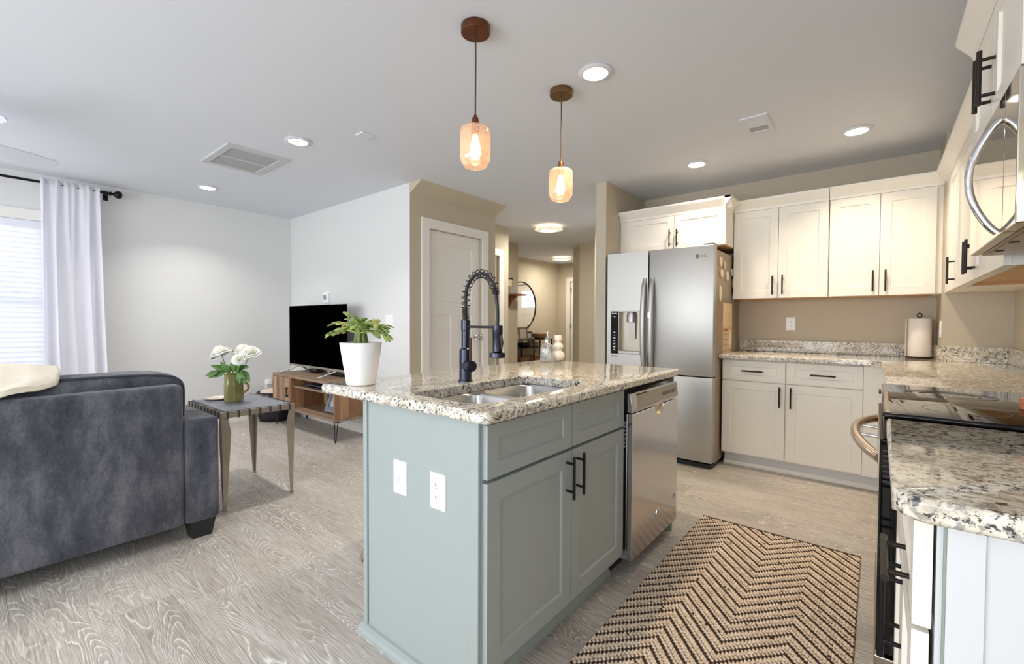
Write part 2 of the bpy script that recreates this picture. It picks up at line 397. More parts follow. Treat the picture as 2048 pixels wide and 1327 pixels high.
    def openbox(s, x0, x1, y0, y1, z0, z1, th, open_dir='z'):
        """box hollowed from the top (z), or from the -Y face (y)"""
        if open_dir == 'z':
            o = [(x0, y0), (x1, y0), (x1, y1), (x0, y1)]; i = [(x0+th, y0+th), (x1-th, y0+th), (x1-th, y1-th), (x0+th, y1-th)]
            s.rings([[(a, b, z0) for a, b in o], [(a, b, z1) for a, b in o], [(a, b, z1) for a, b in i], [(a, b, z0+th) for a, b in i]])
        else:
            o = [(x0, z0), (x1, z0), (x1, z1), (x0, z1)]; i = [(x0+th, z0+th), (x1-th, z0+th), (x1-th, z1-th), (x0+th, z1-th)]
            s.rings([[(a, y1, b) for a, b in o], [(a, y0, b) for a, b in o], [(a, y0, b) for a, b in i], [(a, y1-th, b) for a, b in i]])
        return s
    def sphere(s, c, r, nu=16, nv=10, sx=1, sy=1, sz=1):
        R = []
        for j in range(1, nv):
            a = PI*j/nv; R.append([(c[0]+sx*r*math.sin(a)*math.cos(2*PI*i/nu), c[1]+sy*r*math.sin(a)*math.sin(2*PI*i/nu), c[2]+sz*r*math.cos(a)) for i in range(nu)])
        s.rings(R, cap0=True, cap1=True); return s
    def add(s, other_verts_fn): return s

def obj(name, mb, material, parent=None, smooth=False, angle=40):
    bm = mb.bm; bmesh.ops.recalc_face_normals(bm, faces=bm.faces)
    me = bpy.data.meshes.new(name)
    base = Vector((0, 0, 0)); p = parent
    while p: base += p.location; p = p.parent
    if base.length: bmesh.ops.translate(bm, verts=bm.verts, vec=-base)
    bm.to_mesh(me); bm.free()
    for mm in (material if isinstance(material, (list, tuple)) else [material]): me.materials.append(mm)
    if smooth:
        me.shade_smooth()
        try: me.set_sharp_from_angle(angle=math.radians(angle))
        except Exception: pass
    o = bpy.data.objects.new(name, me); C.objects.link(o); o.parent = parent
    return o
def tag(o, label, cat, group=None, kind=None):
    o['label'] = label; o['category'] = cat
    if group: o['group'] = group
    if kind: o['kind'] = kind
    return o
def thing(name, label, cat, loc, group=None):
    o = bpy.data.objects.new(name, None); C.objects.link(o); o.location = loc; o.empty_display_size = .05
    return tag(o, label, cat, group)
def struct(name, mb, material, label=None, parent=None, smooth=False):
    o = obj(name, mb, material, parent, smooth)
    if parent is None:
        o['kind'] = 'structure'
        if label: o['label'] = label; o['category'] = name.split('_')[0]
    return o
def copy_tree(o, loc, parent=None, label=None):
    c = o.copy(); C.objects.link(c)
    if parent is None: c.location = loc
    c.parent = parent
    if label: c['label'] = label
    for ch in list(o.children): copy_tree(ch, None, c)
    return c
def rrect(x0, x1, y0, y1, r, k=6):
    out = []
    for cx, cy, a0 in ((x1-r, y1-r, 0), (x0+r, y1-r, PI/2), (x0+r, y0+r, PI), (x1-r, y0+r, 1.5*PI)):
        for i in range(k+1):
            a = a0+PI/2*i/k; out.append((cx+r*math.cos(a), cy+r*math.sin(a)))
    return out
def arc(n, a0, a1, f): return [f(a0+(a1-a0)*i/(n-1)) for i in range(n)]
def bar_pull(P, u, v, length, vertical, material, parent, off=.032, r=.0058, name='handle'):
    """bar handle on a face mapped by P(u,v,n); centre (u,v)"""
    mb = MB(); h = length/2; q = h*.66
    a = (u, v-h) if vertical else (u-h, v); b = (u, v+h) if vertical else (u+h, v)
    mb.cyl(P(a[0], a[1], -off), P(b[0], b[1], -off), r, n=12)
    for sg in (-1, 1):
        c = (u, v+sg*q) if vertical else (u+sg*q, v)
        mb.cyl(P(c[0], c[1], 0), P(c[0], c[1], -off), r*.8, n=10)
    return obj(name, mb, material, parent, True)
def shaker(P, u0, u1, v0, v1, material, parent, name='door', fr=.06, th=.02):
    return obj(name, MB().panel(P, u0, u1, v0, v1, th, [(u0+fr, u1-fr, v0+fr, v1-fr)], .008, .004), material, parent)
def text(body, size, P0, xdir, ydir, material, parent, name='lettering', ext=.0006):
    cu = bpy.data.curves.new(name, 'FONT'); cu.body = body; cu.size = size; cu.extrude = ext; cu.align_x = 'CENTER'; cu.align_y = 'CENTER'
    cu.materials.append(material); o = bpy.data.objects.new(name, cu); C.objects.link(o)
    x = Vector(xdir).normalized(); y = Vector(ydir).normalized(); mm = Matrix((x, y, x.cross(y))).transposed().to_4x4()
    base = Vector((0, 0, 0)); p = parent
    while p: base += p.location; p = p.parent
    mm.translation = Vector(P0)-base
    dg = bpy.context.evaluated_depsgraph_get(); me = bpy.data.meshes.new_from_object(o.evaluated_get(dg)); bpy.data.objects.remove(o)
    me.name = name; q = bpy.data.objects.new(name, me); C.objects.link(q); q.matrix_basis = mm; q.parent = parent; return q
# face maps: n>0 goes into the body
def face_px(X): return lambda u, v, n: (X-n, u, v)      # faces +X, u = Y
def face_mx(X): return lambda u, v, n: (X+n, u, v)      # faces -X, u = Y
def face_my(Y): return lambda u, v, n: (u, Y+n, v)      # faces -Y, u = X

# ---------------------------------------------------------------- room shell
CZ = 2.44; LX = -5.73; TY = 2.62; PX = -3.36; KY = 4.55; RX = .66; HX = -3.92; H2X = -4.58; FX = -5.5; FY = 8.35; RY = -3.1
struct('floor', MB().box(-6.0, 1.0, RY-.1, 8.6, -.1, 0), M['floor'])
struct('ceiling', MB().box(-6.0, 1.0, RY-.1, 8.6, CZ, CZ+.1), M['ceil'])
# left wall with the window opening Y -0.75..0.40, z .80..2.02
WY0, WY1, WZ0, WZ1 = -.78, .47, .62, 2.03
bm = MB()
for a in ((RY, WY0, 0, CZ), (WY1, TY+.12, 0, CZ), (WY0, WY1, 0, WZ0), (WY0, WY1, WZ1, CZ)):
    bm.box(LX-.14, LX, a[0], a[1], a[2], a[3])
struct('wall_left', bm, M['wall'])
struct('wall_tv', MB().box(LX, PX-.16, TY, TY+.12, 0, CZ), M['wall'])
mb = MB()
D1 = (2.84, 3.59, 2.06)
for a in ((TY, D1[0], 0, CZ), (D1[1], 3.81, 0, CZ), (D1[0], D1[1], D1[2], CZ)): mb.box(PX-.16, PX, a[0], a[1], a[2], a[3])
struct('wall_pantry', mb, [M['wall_h']])
# sloped soffit over the pantry door
struct('trim_1', MB().prism([(PX, 2.345), (PX+.165, CZ), (PX, CZ)], 1, TY, 3.81), M['wall_h'])
# end of the pantry wall facing the living room takes the lighter living room tone of the same paint
struct('wall_corner', MB().box(PX-.16, PX-.001, TY-.003, TY, 0, CZ), M['wall'])
# hall
D2 = (3.86, 4.52, 2.04)
mb = MB()
mb.box(HX-.12, HX, 3.81, D2[0], 0, CZ).box(HX-.12, HX, D2[1], 4.717, 0, CZ).box(HX-.12, HX, D2[0], D2[1], D2[2], CZ)
mb.box(HX, PX-.16, 3.69, 3.81, 0, CZ)
struct('wall_hall', mb, M['wall_h'])
struct('wall_alcove', MB().box(H2X-.12, H2X, 4.6, 5.755, 0, CZ).box(H2X, HX-.12, 4.597, 4.717, 0, CZ), M['wall_h'])
struct('wall_foyer', MB().box(FX-.12, FX, 5.64, FY, 0, CZ).box(FX, H2X-.121, 5.64, 5.755, 0, CZ), M['wall_h'])
D4 = (-5.19, -4.28, 2.04)
mb = MB()
for a in ((FX-.12, D4[0], 0, CZ), (D4[1], -2.2, 0, CZ), (D4[0], D4[1], D4[2], CZ)): mb.box(a[0], a[1], FY, FY+.12, a[2], a[3])
struct('wall_entry', mb, M['wall_h'])
struct('wall_stair', MB().prism([(-4.127, 6.74), (-3.79, 6.385), (-2.2, 6.385), (-2.2, FY), (-4.127, FY)], 2, 0, CZ), M['wall_h'])
struct('wall_passage', MB().box(-2.94, -2.2, 5.34, 6.384, 0, CZ), M['wall_h'])
# kitchen
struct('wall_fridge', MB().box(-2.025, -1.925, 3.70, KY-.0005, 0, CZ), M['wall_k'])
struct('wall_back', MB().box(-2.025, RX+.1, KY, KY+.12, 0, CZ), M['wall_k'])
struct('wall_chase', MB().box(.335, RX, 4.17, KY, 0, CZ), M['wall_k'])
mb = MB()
for a in ((RY, -2.35, 0, CZ), (-.85, KY, 0, CZ), (-2.35, -.85, 0, .8), (-2.35, -.85, 2.1, CZ)): mb.box(RX, RX+.12, *a)  # the window opening is unseen, added for the side lamp
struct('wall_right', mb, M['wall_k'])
# wall behind the camera with its patio door and window openings
mb = MB()
for a in ((LX, -4.9, 0, CZ), (-1.15, -1.0, 0, CZ), (.3, RX, 0, CZ), (-4.9, -1.15, 2.2, CZ), (-1.0, .3, 2.1, CZ), (-1.0, .3, 0, .95)): mb.box(a[0], a[1], RY-.12, RY, a[2], a[3])
struct('wall_rear', mb, M['wall'])
# baseboards
struct('baseboard_tv', MB().box(LX, PX-.16, TY-.014, TY, 0, .10), M['trim'])
struct('baseboard_left', MB().box(LX, LX+.014, WY0-1, TY-.014, 0, .10), M['trim'])
struct('baseboard_pantry', MB().box(PX, PX+.014, TY-.014, D1[0]-.09, 0, .10), M['trim'])
struct('baseboard_fridge', MB().box(-2.039, -2.025, 3.70, KY, 0, .10), M['trim'])

def casing(name, P, u0, u1, v1, w=.09, th=.018):
    mb = MB(); vs = [(u0-w, 0), (u0-w, v1+w), (u1+w, v1+w), (u1+w, 0), (u1, 0), (u1, v1), (u0, v1), (u0, 0)]
    a = [P(u, v, -th) for u, v in vs]; b = [P(u, v, 0) for u, v in vs]; n = 8
    A = [mb.bm.verts.new(p) for p in a]; B = [mb.bm.verts.new(p) for p in b]
    for q in ((0, 1, 6, 7), (1, 2, 5, 6), (2, 3, 4, 5)):
        mb.bm.faces.new([A[i] for i in q]); mb.bm.faces.new([B[i] for i in q][::-1])
    for i in range(n): mb.bm.faces.new((A[i], A[(i+1) % n], B[(i+1) % n], B[i]))
    return mb
# door 1: pantry door, one tall panel over two
P = face_px(PX-.03)
d1 = struct('door_1', MB().panel(P, D1[0]+.003, D1[1]-.003, .01, D1[2]-.003, .035,
    [(D1[0]+.12, D1[1]-.12, 1.36, 1.93), (D1[0]+.12, 3.215-.05, .24, 1.23), (3.215+.05, D1[1]-.12, .24, 1.23)], .009, .008), M['trim'], 'tall three panel pantry door left of the hallway')
obj('door_casing', casing('c', face_px(PX), D1[0], D1[1], D1[2]), M['trim'], d1)
for z in (.28, 1.05, 1.83): obj('hinge', MB().cyl((PX-.026, D1[0]+.004, z-.045), (PX-.026, D1[0]+.004, z+.045), .006, n=8), M['nickel'], d1, True)
mb = MB(); ky = D1[1]-.065; mb.cyl((PX-.03, ky, .995), (PX-.022, ky, .995), .028, n=20); mb.cyl((PX-.022, ky, .995), (PX+.01, ky, .995), .010, n=12)
mb.sphere((PX+.03, ky, .995), .027, sx=.75)
obj('door_knob', mb, M['nickel'], d1, True)
# door 2: hall closet
P = face_px(HX-.03)
d2 = struct('door_2', MB().panel(P, D2[0]+.003, D2[1]-.003, .01, D2[2]-.003, .035, [(D2[0]+.11, D2[1]-.11, 1.36, 1.92), (D2[0]+.11, D2[1]-.11, .24, 1.24)], .009, .008), M['trim'], 'white hall closet door seen edge on beyond the pantry')
obj('door_casing', casing('c', face_px(HX), D2[0]+.035, D2[1], D2[2], w=.085), M['trim'], d2)
# door 3: front door with lites
P = face_my(FY+.03)
u0, u1 = D4[0]+.003, D4[1]-.003
d4 = struct('door_3', MB().panel(P, u0, u1, .01, D4[2]-.003, .045, [(u0+.13, -4.735-.04, .25, 1.35), (-4.735+.04, u1-.13, .25, 1.35)], .01, .01), M['trim'], 'white front entry door at the far end of the hall')
obj('door_casing', casing('c', face_my(FY), D4[0], D4[1], D4[2]), M['trim'], d4)
lite = mat('daylit_pane', rgb(225, 236, 240), .2, emit=rgb(225, 236, 242), es=.8)
for i in range(3):
    a = u0+.14+i*.215; obj('pane', MB().box(a, a+.19, FY+.018, FY+.03, 1.50, 1.88), lite, d4)
for z in (.25, 1.08, 1.86): obj('hinge', MB().box(u0-.016, u0+.02, FY+.012, FY+.028, z-.05, z+.05, .003), M['nickel'], d4)
mb = MB(); mb.cyl((u1-.07, FY+.03, 1.0), (u1-.07, FY-.02, 1.0), .012, n=10); mb.sphere((u1-.07, FY-.03, 1.0), .028, sy=.7)
obj('door_knob', mb, M['nickel'], d4, True)
# window 1 in the left wall
w1 = struct('window_1', casing('w', face_px(LX), WY0, WY1, WZ1, w=.09), M['trim'], 'living room window with white casing')
obj('stool_board', MB().box(LX-.02, LX+.05, WY0-.12, WY1+.12, WZ0-.03, WZ0, .004), M['trim'], w1)
mb = MB()
for a in ((WY0, WY0+.05, WZ0, WZ1), (WY1-.05, WY1, WZ0, WZ1), (WY0+.05, WY1-.05, WZ0, WZ0+.05), (WY0+.05, WY1-.05, WZ1-.05, WZ1), (WY0+.05, WY1-.05, 1.29, 1.34)): mb.box(LX-.11, LX-.07, *a)
obj('sash', mb, M['trim'], w1)
for z0, z1 in ((WZ0+.05, 1.29), (1.34, WZ1-.05)): obj('pane', MB().box(LX-.092, LX-.086, WY0+.05, WY1-.05, z0, z1), M['glass'], w1)

# ---------------------------------------------------------------- blind, curtain, rod
b = thing('window_blind', 'white horizontal slat blind in the living room window', 'blind', (LX-.03, -.15, WZ1))
obj('headrail', MB().box(LX-.055, LX+.005, WY0+.01, WY1-.01, WZ1-.065, WZ1-.002, .004), M['slat'], b)
mb = MB(); z = WZ1-.085
while z > WZ0+.05:
    c, s_ = .026*math.cos(1.0), .026*math.sin(1.0); xx = LX-.028
    vs = []
    for yy in (WY0+.015, WY1-.015):
        for k in range(5):
            t_ = -1+2*k/4; vs.append((xx+t_*c, yy, z+t_*s_+.004*(1-t_*t_)))
        for k in range(5):
            t_ = 1-2*k/4; vs.append((xx+t_*c, yy, z+t_*s_+.004*(1-t_*t_)-.0028))
    mb.poly(vs, [(i, (i+1) % 10, 10+(i+1) % 10, 10+i) for i in range(10)]+[tuple(range(10)), tuple(range(19, 9, -1))])
    z -= .043
o = obj('slats', mb, M['slat'], b, True)
obj('bottom_rail', MB().box(LX-.05, LX-.005, WY0+.015, WY1-.015, WZ0+.012, WZ0+.035, .004), M['slat'], b)
for yy in (WY0+.2, WY1-.2): obj('ladder_cord', MB().cyl((LX-.003, yy, WZ1-.06), (LX-.003, yy, WZ0+.03), .0012, n=6), M['slat'], b)

RXc = LX+.115; RZ = 2.352
r = thing('curtain_rod', 'black curtain rod with knob finial near the ceiling', 'curtain rod', (RXc, .3, RZ))
obj('rod', MB().cyl((RXc, -1.15, RZ), (RXc, .885, RZ), .011, n=14), M['black'], r, True)
mb = MB(); prof = [(.011, 0), (.020, .004), (.020, .014), (.012, .02), (.012, .032), (.03, .045), (.036, .06), (.036, .075), (.026, .09), (.004, .094)]
R_ = [[(RXc+rr*math.cos(2*PI*i/10), .885+zz, RZ+rr*math.sin(2*PI*i/10)) for i in range(10)] for rr, zz in prof]
mb.rings(R_); obj('finial', mb, M['black'], r, True)
obj('bracket', MB().box(LX, RXc+.012, .868, .882, RZ-.013, RZ-.003, .002).box(LX, LX+.006, .857, .893, RZ-.05, RZ+.04, .002), M['black'], r)
cur = thing('curtain', 'sheer white curtain panel at the right of the window', 'curtain', (RXc, .62, 0))
mb = MB(); NU, NV = 120, 40
g = []
for j in range(NV+1):
    v = j/NV; zz = 2.385-v*2.345; row = []
    for i in range(NU+1):
        u = i/NU; y0 = .435+.018*v-.035*v*(1-v); y1 = .815+.06*v-.02*math.sin(v*3)
        yy = y0+(y1-y0)*u
        amp = (.012+.016*min(1, v*2.2))*(.75+.4*math.sin(u*7+1))
        ph = u*2*PI*4.3+1.3*math.sin(u*4.5+v*1.5)+.5*v
        xx = RXc+.013+amp*1.02+amp*math.sin(ph)+.006*math.sin(u*47+v*2)*max(0, 1-v*2.2)
        if v < .03: zz2 = zz+.008*math.sin(u*50)
        else: zz2 = zz
        row.append((xx, yy+.010*math.cos(ph)*min(1, v*3), zz2))
    g.append(row)
V = [[mb.bm.verts.new(p) for p in row] for row in g]
for j in range(NV):
    for i in range(NU): mb.bm.faces.new((V[j][i], V[j][i+1], V[j+1][i+1], V[j+1][i]))
o = obj('fabric', mb, M['curtain'], cur, True)
so = o.modifiers.new('s', 'SOLIDIFY'); so.thickness = .0015

# ---------------------------------------------------------------- ceiling fixtures
def can_light(x, y, label, energy=0, color=(1, 1, 1)):
    t = thing('recessed_light', label, 'ceiling light', (x, y, CZ), 'recessed ceiling lights')
    obj('trim_ring', MB().lathe([(.062, -.001), (.085, -.001), (.088, -.005), (.080, -.010), (.063, -.012)], (x, y, CZ), 32, False, False), M['ceil'], t, True)
    obj('lens', MB().lathe([(.0625, -.002), (.0625, -.010), (.05, -.014), (.02, -.016)], (x, y, CZ), 28), M['can'], t, True)
    if energy: lamp('AREA', 'lamp', (x, y, CZ-.022), energy, color, .11, parent=t, spread=math.radians(118))
    return t
WARM = (1, .82, .60); NEUT = (1, .95, .88)
can_light(-1.14, 2.06, 'recessed can light above the island sink aisle, nearest the camera', 8, WARM)
can_light(-.13, 3.755, 'recessed can light near the right-hand wall cabinets', 7, WARM)
can_light(-1.15, 3.745, 'recessed can light in front of the fridge', 5, WARM)
can_light(-3.205, 1.52, 'recessed can light between the return grille and the hall', 7, NEUT)
can_light(-4.995, 1.50, 'recessed can light near the living room corner', 7, NEUT)
# unseen lights of the same kind, added for light behind the lens
for i, (x, y) in enumerate(((-1.2, -.9), (-3.2, -1.2), (-4.9, -1.2))):
    t = can_light(x, y, 'added unseen can light over the room behind the camera', 7, NEUT)
for nm, x, y, lab in (('flush_light', -3.42, 4.955, 'round flush ceiling light in the hall, nearer one'), ('flush_light', -4.85, 7.48, 'round flush ceiling light over the entry, farther one')):
    t = thing(nm, lab, 'ceiling light', (x, y, CZ), 'flush hall lights')
    obj('base', MB().lathe([(.10, 0), (.10, -.03), (.06, -.035)], (x, y, CZ), 32), M['ringg'], t, True)
    obj('glass_ring', MB().lathe([(.12, -.034), (.185, -.040), (.188, -.046), (.18, -.052), (.12, -.056)], (x, y, CZ), 40, False, False), M['ringg'], t, True)
    obj('metal_ring', MB().lathe([(.125, -.053), (.125, -.060), (.117, -.060), (.117, -.053)], (x, y, CZ), 40, False, False), M['nickel'], t, True)
    obj('lens', MB().lathe([(.117, -.05), (.117, -.058), (.07, -.066), (.01, -.069)], (x, y, CZ), 32), M['flush'], t, True)
    lamp('AREA', 'lamp', (x, y, CZ-.08), 17, (1, .93, .82), .22, parent=t)

def pendant(x, y, metal, label, e):
    t = thing('pendant_light', label, 'pendant light', (x, y, CZ), 'pendants over the island')
    obj('canopy', MB().lathe([(.062, 0), (.063, -.003), (.063, -.030), (.060, -.033), (.008, -.034)], (x, y, CZ), 40), metal, t, True)
    obj('cord', MB().tube([(x, y, CZ-.03), (x+.0015, y, 2.30), (x, y, 2.05)], .0032, 8), M['cord'], t, True)
    obj('socket_cap', MB().lathe([(.006, 2.062-CZ), (.007, 2.05-CZ), (.013, 2.049-CZ), (.021, 2.01-CZ), (.02, 2.006-CZ)], (x, y, CZ), 24), metal, t, True)
    zz = 1.838-CZ
    outer = [(.021, .172), (.05, .170), (.062, .163), (.0665, .150), (.0668, .04), (.064, .026), (.057, .014), (.050, .004), (.0485, 0)]
    inner = [(.046, .001), (.048, .005), (.055, .016), (.0615, .028), (.064, .042), (.0637, .149), (.0595, .160), (.049, .167), (.021, .169)]
    o = obj('glass_shade', MB().lathe([(a, b+zz) for a, b in outer+inner], (x, y, CZ), 40, False, False), M['seeded'], t, True, 80)
    obj('socket', MB().lathe([(.018, 2.006-CZ), (.018, 1.975-CZ)], (x, y, CZ), 20), metal, t, True)
    obj('bulb', MB().lathe([(.010, 1.975-CZ), (.013, 1.965-CZ), (.024, 1.915-CZ), (.025, 1.895-CZ), (.016, 1.872-CZ), (.004, 1.868-CZ)], (x, y, CZ), 20), M['bulb'], t, True)
    lamp('POINT', 'lamp', (x, y, 1.90), e, (1, .74, .48), .028, parent=t)
pendant(-1.37, 1.42, M['copper'], 'glass pendant light nearer the camera over the sink', .9)
pendant(-1.375, 2.105, M['bronze2'], 'glass pendant light farther along the island', .9)

# return grille, supply vent, blank plate
t = thing('return_air_grille', 'large white two-panel return air grille in the living ceiling', 'vent', (-3.9, 1.43, CZ))
x0, x1, y0, y1 = -4.19, -3.63, 1.215, 1.645
mb = MB(); fo = [(x0, y0), (x1, y0), (x1, y1), (x0, y1)]; fi = [(x0+.045, y0+.045), (x1-.045, y0+.045), (x1-.045, y1-.045), (x0+.045, y1-.045)]
mb.rings([[(a, b_, CZ) for a, b_ in fo], [(a, b_, CZ-.014) for a, b_ in fo], [(a, b_, CZ-.014) for a, b_ in fi], [(a, b_, CZ-.004) for a, b_ in fi]], cap0=False, cap1=False)
obj('frame', mb, M['vent'], t)
obj('mesh_filter', MB().box(x0+.04, x1-.04, y0+.04, y1-.04, CZ-.006, CZ-.002), M['ventdark'], t)
obj('divider', MB().box(-3.925, -3.90, y0+.045, y1-.045, CZ-.013, CZ-.004), M['vent'], t)
t = thing('supply_vent', 'small square louvred vent in the kitchen ceiling', 'vent', (-.62, 3.25, CZ))
x0, x1, y0, y1 = -.70, -.545, 3.10, 3.405
mb = MB(); fo = [(x0, y0), (x1, y0), (x1, y1), (x0, y1)]; fi = [(x0+.025, y0+.05), (x1-.025, y0+.05), (x1-.025, y1-.05), (x0+.025, y1-.05)]
mb.rings([[(a, b_, CZ) for a, b_ in fo], [(a, b_, CZ-.008) for a, b_ in fo], [(a, b_, CZ-.010) for a, b_ in fi], [(a, b_, CZ-.003) for a, b_ in fi]], cap0=False, cap1=False)
obj('frame', mb, M['ceil'], t)
obj('duct_shadow', MB().box(x0+.02, x1-.02, y0+.045, y1-.045, CZ-.004, CZ-.001), M['ventdark'], t)
mb = MB()
for k in range(9): 
    yy = y0+.058+k*.023
    if k > 4: continue
    mb.poly([(x0+.025, yy, CZ-.004), (x1-.025, yy, CZ-.004), (x1-.025, yy+.012, CZ-.011), (x0+.025, yy+.012, CZ-.011), (x0+.025, yy+.002, CZ-.003), (x1-.025, yy+.002, CZ-.003), (x1-.025, yy+.014, CZ-.010), (x0+.025, yy+.014, CZ-.010)],
        [(0, 1, 2, 3), (4, 7, 6, 5), (0, 4, 5, 1), (3, 2, 6, 7), (0, 3, 7, 4), (1, 5, 6, 2)])
obj('louvre', mb, M['ceil'], t)
tag(obj('blank_cover_plate', MB().box(-2.80, -2.705, 1.715, 1.81, CZ-.008, CZ, .002), M['ceil']), 'small square blank plate on the ceiling beside a can light', 'cover plate')
# ceiling fan, mostly outside the frame
fx, fy, fz = -4.02, -.17, 2.20
t = thing('ceiling_fan', 'white ceiling fan blade reaching in at the left edge', 'ceiling fan', (fx, fy, CZ))
obj('downrod', MB().lathe([(.07, 0), (.07, -.03), (.015, -.05), (.015, -.17)], (fx, fy, CZ), 24), M['fan'], t, True)
obj('motor', MB().lathe([(.03, -.16), (.11, -.18), (.12, -.23), (.11, -.27), (.04, -.29)], (fx, fy, CZ), 28), M['fan'], t, True)
for k in range(4):
    a = math.radians(117+90*k); d = Vector((math.cos(a), math.sin(a), 0)); n_ = Vector((-d.y, d.x, 0)); mb = MB()
    pts = [(.14, -.045), (.5, -.066), (.62, -.06), (.65, -.03), (.655, .02), (.63, .05), (.5, .062), (.14, .045)]
    top = [Vector((fx, fy, fz))+d*p+n_*q+Vector((0, 0, -q*.30+.004)) for p, q in pts]
    bot = [p-Vector((0, 0, .008)) for p in top]; nn = len(pts)
    mb.poly(top+bot, [tuple(range(nn)), tuple(range(2*nn-1, nn-1, -1))]+[(i, (i+1) % nn, nn+(i+1) % nn, nn+i) for i in range(nn)])
    obj('blade', mb, M['fan'], t)

# ---------------------------------------------------------------- island
IX0, IX1 = -1.47, -.892          # back panel, face frame
IY0, IY1, IYS = .95, 2.505, 1.868
isl = thing('sink_base_cabinet', 'sage green island sink base with white plates on its end panel', 'cabinet', (-1.18, 1.4, 0))
mb = MB(); mb.openbox(IX0, IX1, IY0, IYS, .105, .876, .018)
obj('carcass', mb, M['sage'], isl)
obj('plinth', MB().box(IX0+.01, IX1-.07, IY0+.012, IYS, 0, .105), M['sage'], isl)
obj('end_panel', MB().box(IX0-.002, IX1-.03, IY0-.005, IY0-.0003, .02, .8755), M['sage'], isl)
obj('corner_trim', MB().box(IX0-.012, IX0+.012, IY0-.013, IY0-.005, .03, .8755, .003), M['sage'], isl)
obj('corner_trim', MB().box(IX1-.035, IX1, IY0-.010, IY0-.0003, .03, .8755, .002), M['sage'], isl)
mb = MB(); mb.prism([(IY0-.005, 0), (IY0-.034, 0), (IY0-.034, .012), (IY0-.028, .024), (IY0-.016, .032), (IY0-.005, .034)], 0, IX0-.02, IX1+.002)
obj('base_molding', mb, M['sage'], isl)
obj('toe_molding', MB().prism([(IX1-.069, 0), (IX1-.04, 0), (IX1-.042, .018), (IX1-.052, .03), (IX1-.069, .034)], 1, IY0-.03, IYS), M['sage'], isl)
obj('back_panel', MB().box(IX0-.012, IX0-.0003, IY0-.005, IY1, 0, .8755), M['sage'], isl)
obj('far_end_panel', MB().box(IX0, IX1+.016, 2.487, IY1, .0, .8755), M['greensage'], isl)
P = face_px(-.872)
for (a, b_) in ((.958, 1.420), (1.426, 1.862)):
    obj('drawer_front', MB().panel(P, a, b_, .702, .862, .02, [(a+.052, b_-.052, .702+.045, .862-.045)], .007, .004), M['sage'], isl)
    d = shaker(P, a, b_, .118, .690, M['sage'], isl)
    bar_pull(P, 1.420-.032 if a < 1.4 else 1.426+.032, .60, .155, True, M['black'], d)

# dishwasher
DX = -.842
dw = thing('dishwasher', 'stainless dishwasher in the island, right of the sage doors', 'dishwasher', (-1.15, 2.19, 0))
obj('tub', MB().box(IX0+.02, -.905, 1.90, 2.475, .09, .86), M['gasket'], dw)
obj('door_core', MB().box(-.905, DX-.0242, 1.886, 2.468, .085, .752, .003), M['steel_d'], dw)
notch = [(2.205-.062*math.cos(PI*k/16), .752-.050*math.sin(PI*k/16)) for k in range(17)]
obj('door_panel', MB().prism([(1.886, .752), (1.886, .085), (2.468, .085), (2.468, .752)]+notch[::-1], 0, DX-.024, DX, .0015, 1), M['steel_d'], dw)
mb = MB().prism([(-.905, .757), (DX-.002, .757), (DX+.002, .775), (DX-.008, .845), (-.905, .850)], 1, 1.882, 2.472, .003)
cp = obj('control_panel', mb, M['steel_d'], dw)
obj('control_strip', MB().prism([(DX+.0012, .768), (DX+.0030, .777), (DX-.0058, .835), (DX-.0076, .834)], 1, 1.935, 2.462), M['steel_p'], cp)
for k in range(5): obj('status_light', MB().box(DX-.0055, DX-.0035, 1.94+k*.024, 1.956+k*.024, .832, .837), M['shadow_pl'], cp)
mb = MB()
for k in range(9): mb.box(DX+.0003, DX+.0016, 2.25+k*.022, 2.254+k*.022, .793, .812)
obj('button_mark', mb, M['logo'], cp)
# scooped pocket handle at the top of the door
mb = MB(); n = 17; R_ = []
for f, d in ((.985, .0), (.93, .010), (.75, .018), (.4, .022), (.05, .0235)):
    R_.append([(DX-d, 2.205-.062*f*math.cos(PI*k/(n-1)), .7515-.050*f*math.sin(PI*k/(n-1))) for k in range(n)])
mb.rings(R_, closed=False); obj('pocket_handle', mb, mat('pocket_steel', rgb(226, 214, 184), .3, .6), dw, True)
obj('kick_plate', MB().box(-1.0, -.95, 1.89, 2.47, .0, .09), M['gasket'], dw)
mb = MB()
for k in range(7): mb.box(-.898, -.875, 1.8715, 1.8855, .60+k*.018, .608+k*.018)
obj('hinge_spring', mb, M['grey_pl'], dw)
obj('leveling_foot', MB().cyl((-.93, 2.44, 0), (-.93, 2.44, .09), .014, n=12), M['grey_pl'], dw, True)
# small script mark and round badge low on the door
pts = [Vector((DX+.0012, 2.13+.012*k*.55, .205+.010*math.sin(k*1.7)+.0012*k)) for k in range(13)]
obj('maker_mark', MB().tube(pts, .0016, 6), M['chrome'], dw, True)
obj('round_badge', MB().cyl((DX, 2.425, .225), (DX+.0012, 2.425, .225), .019, n=20), mat('badge_grey', rgb(196, 190, 182), .3, .5), dw)
obj('badge_mark', MB().cyl((DX+.001, 2.425, .228), (DX+.002, 2.425, .228), .009, n=6), M['logo'], dw)

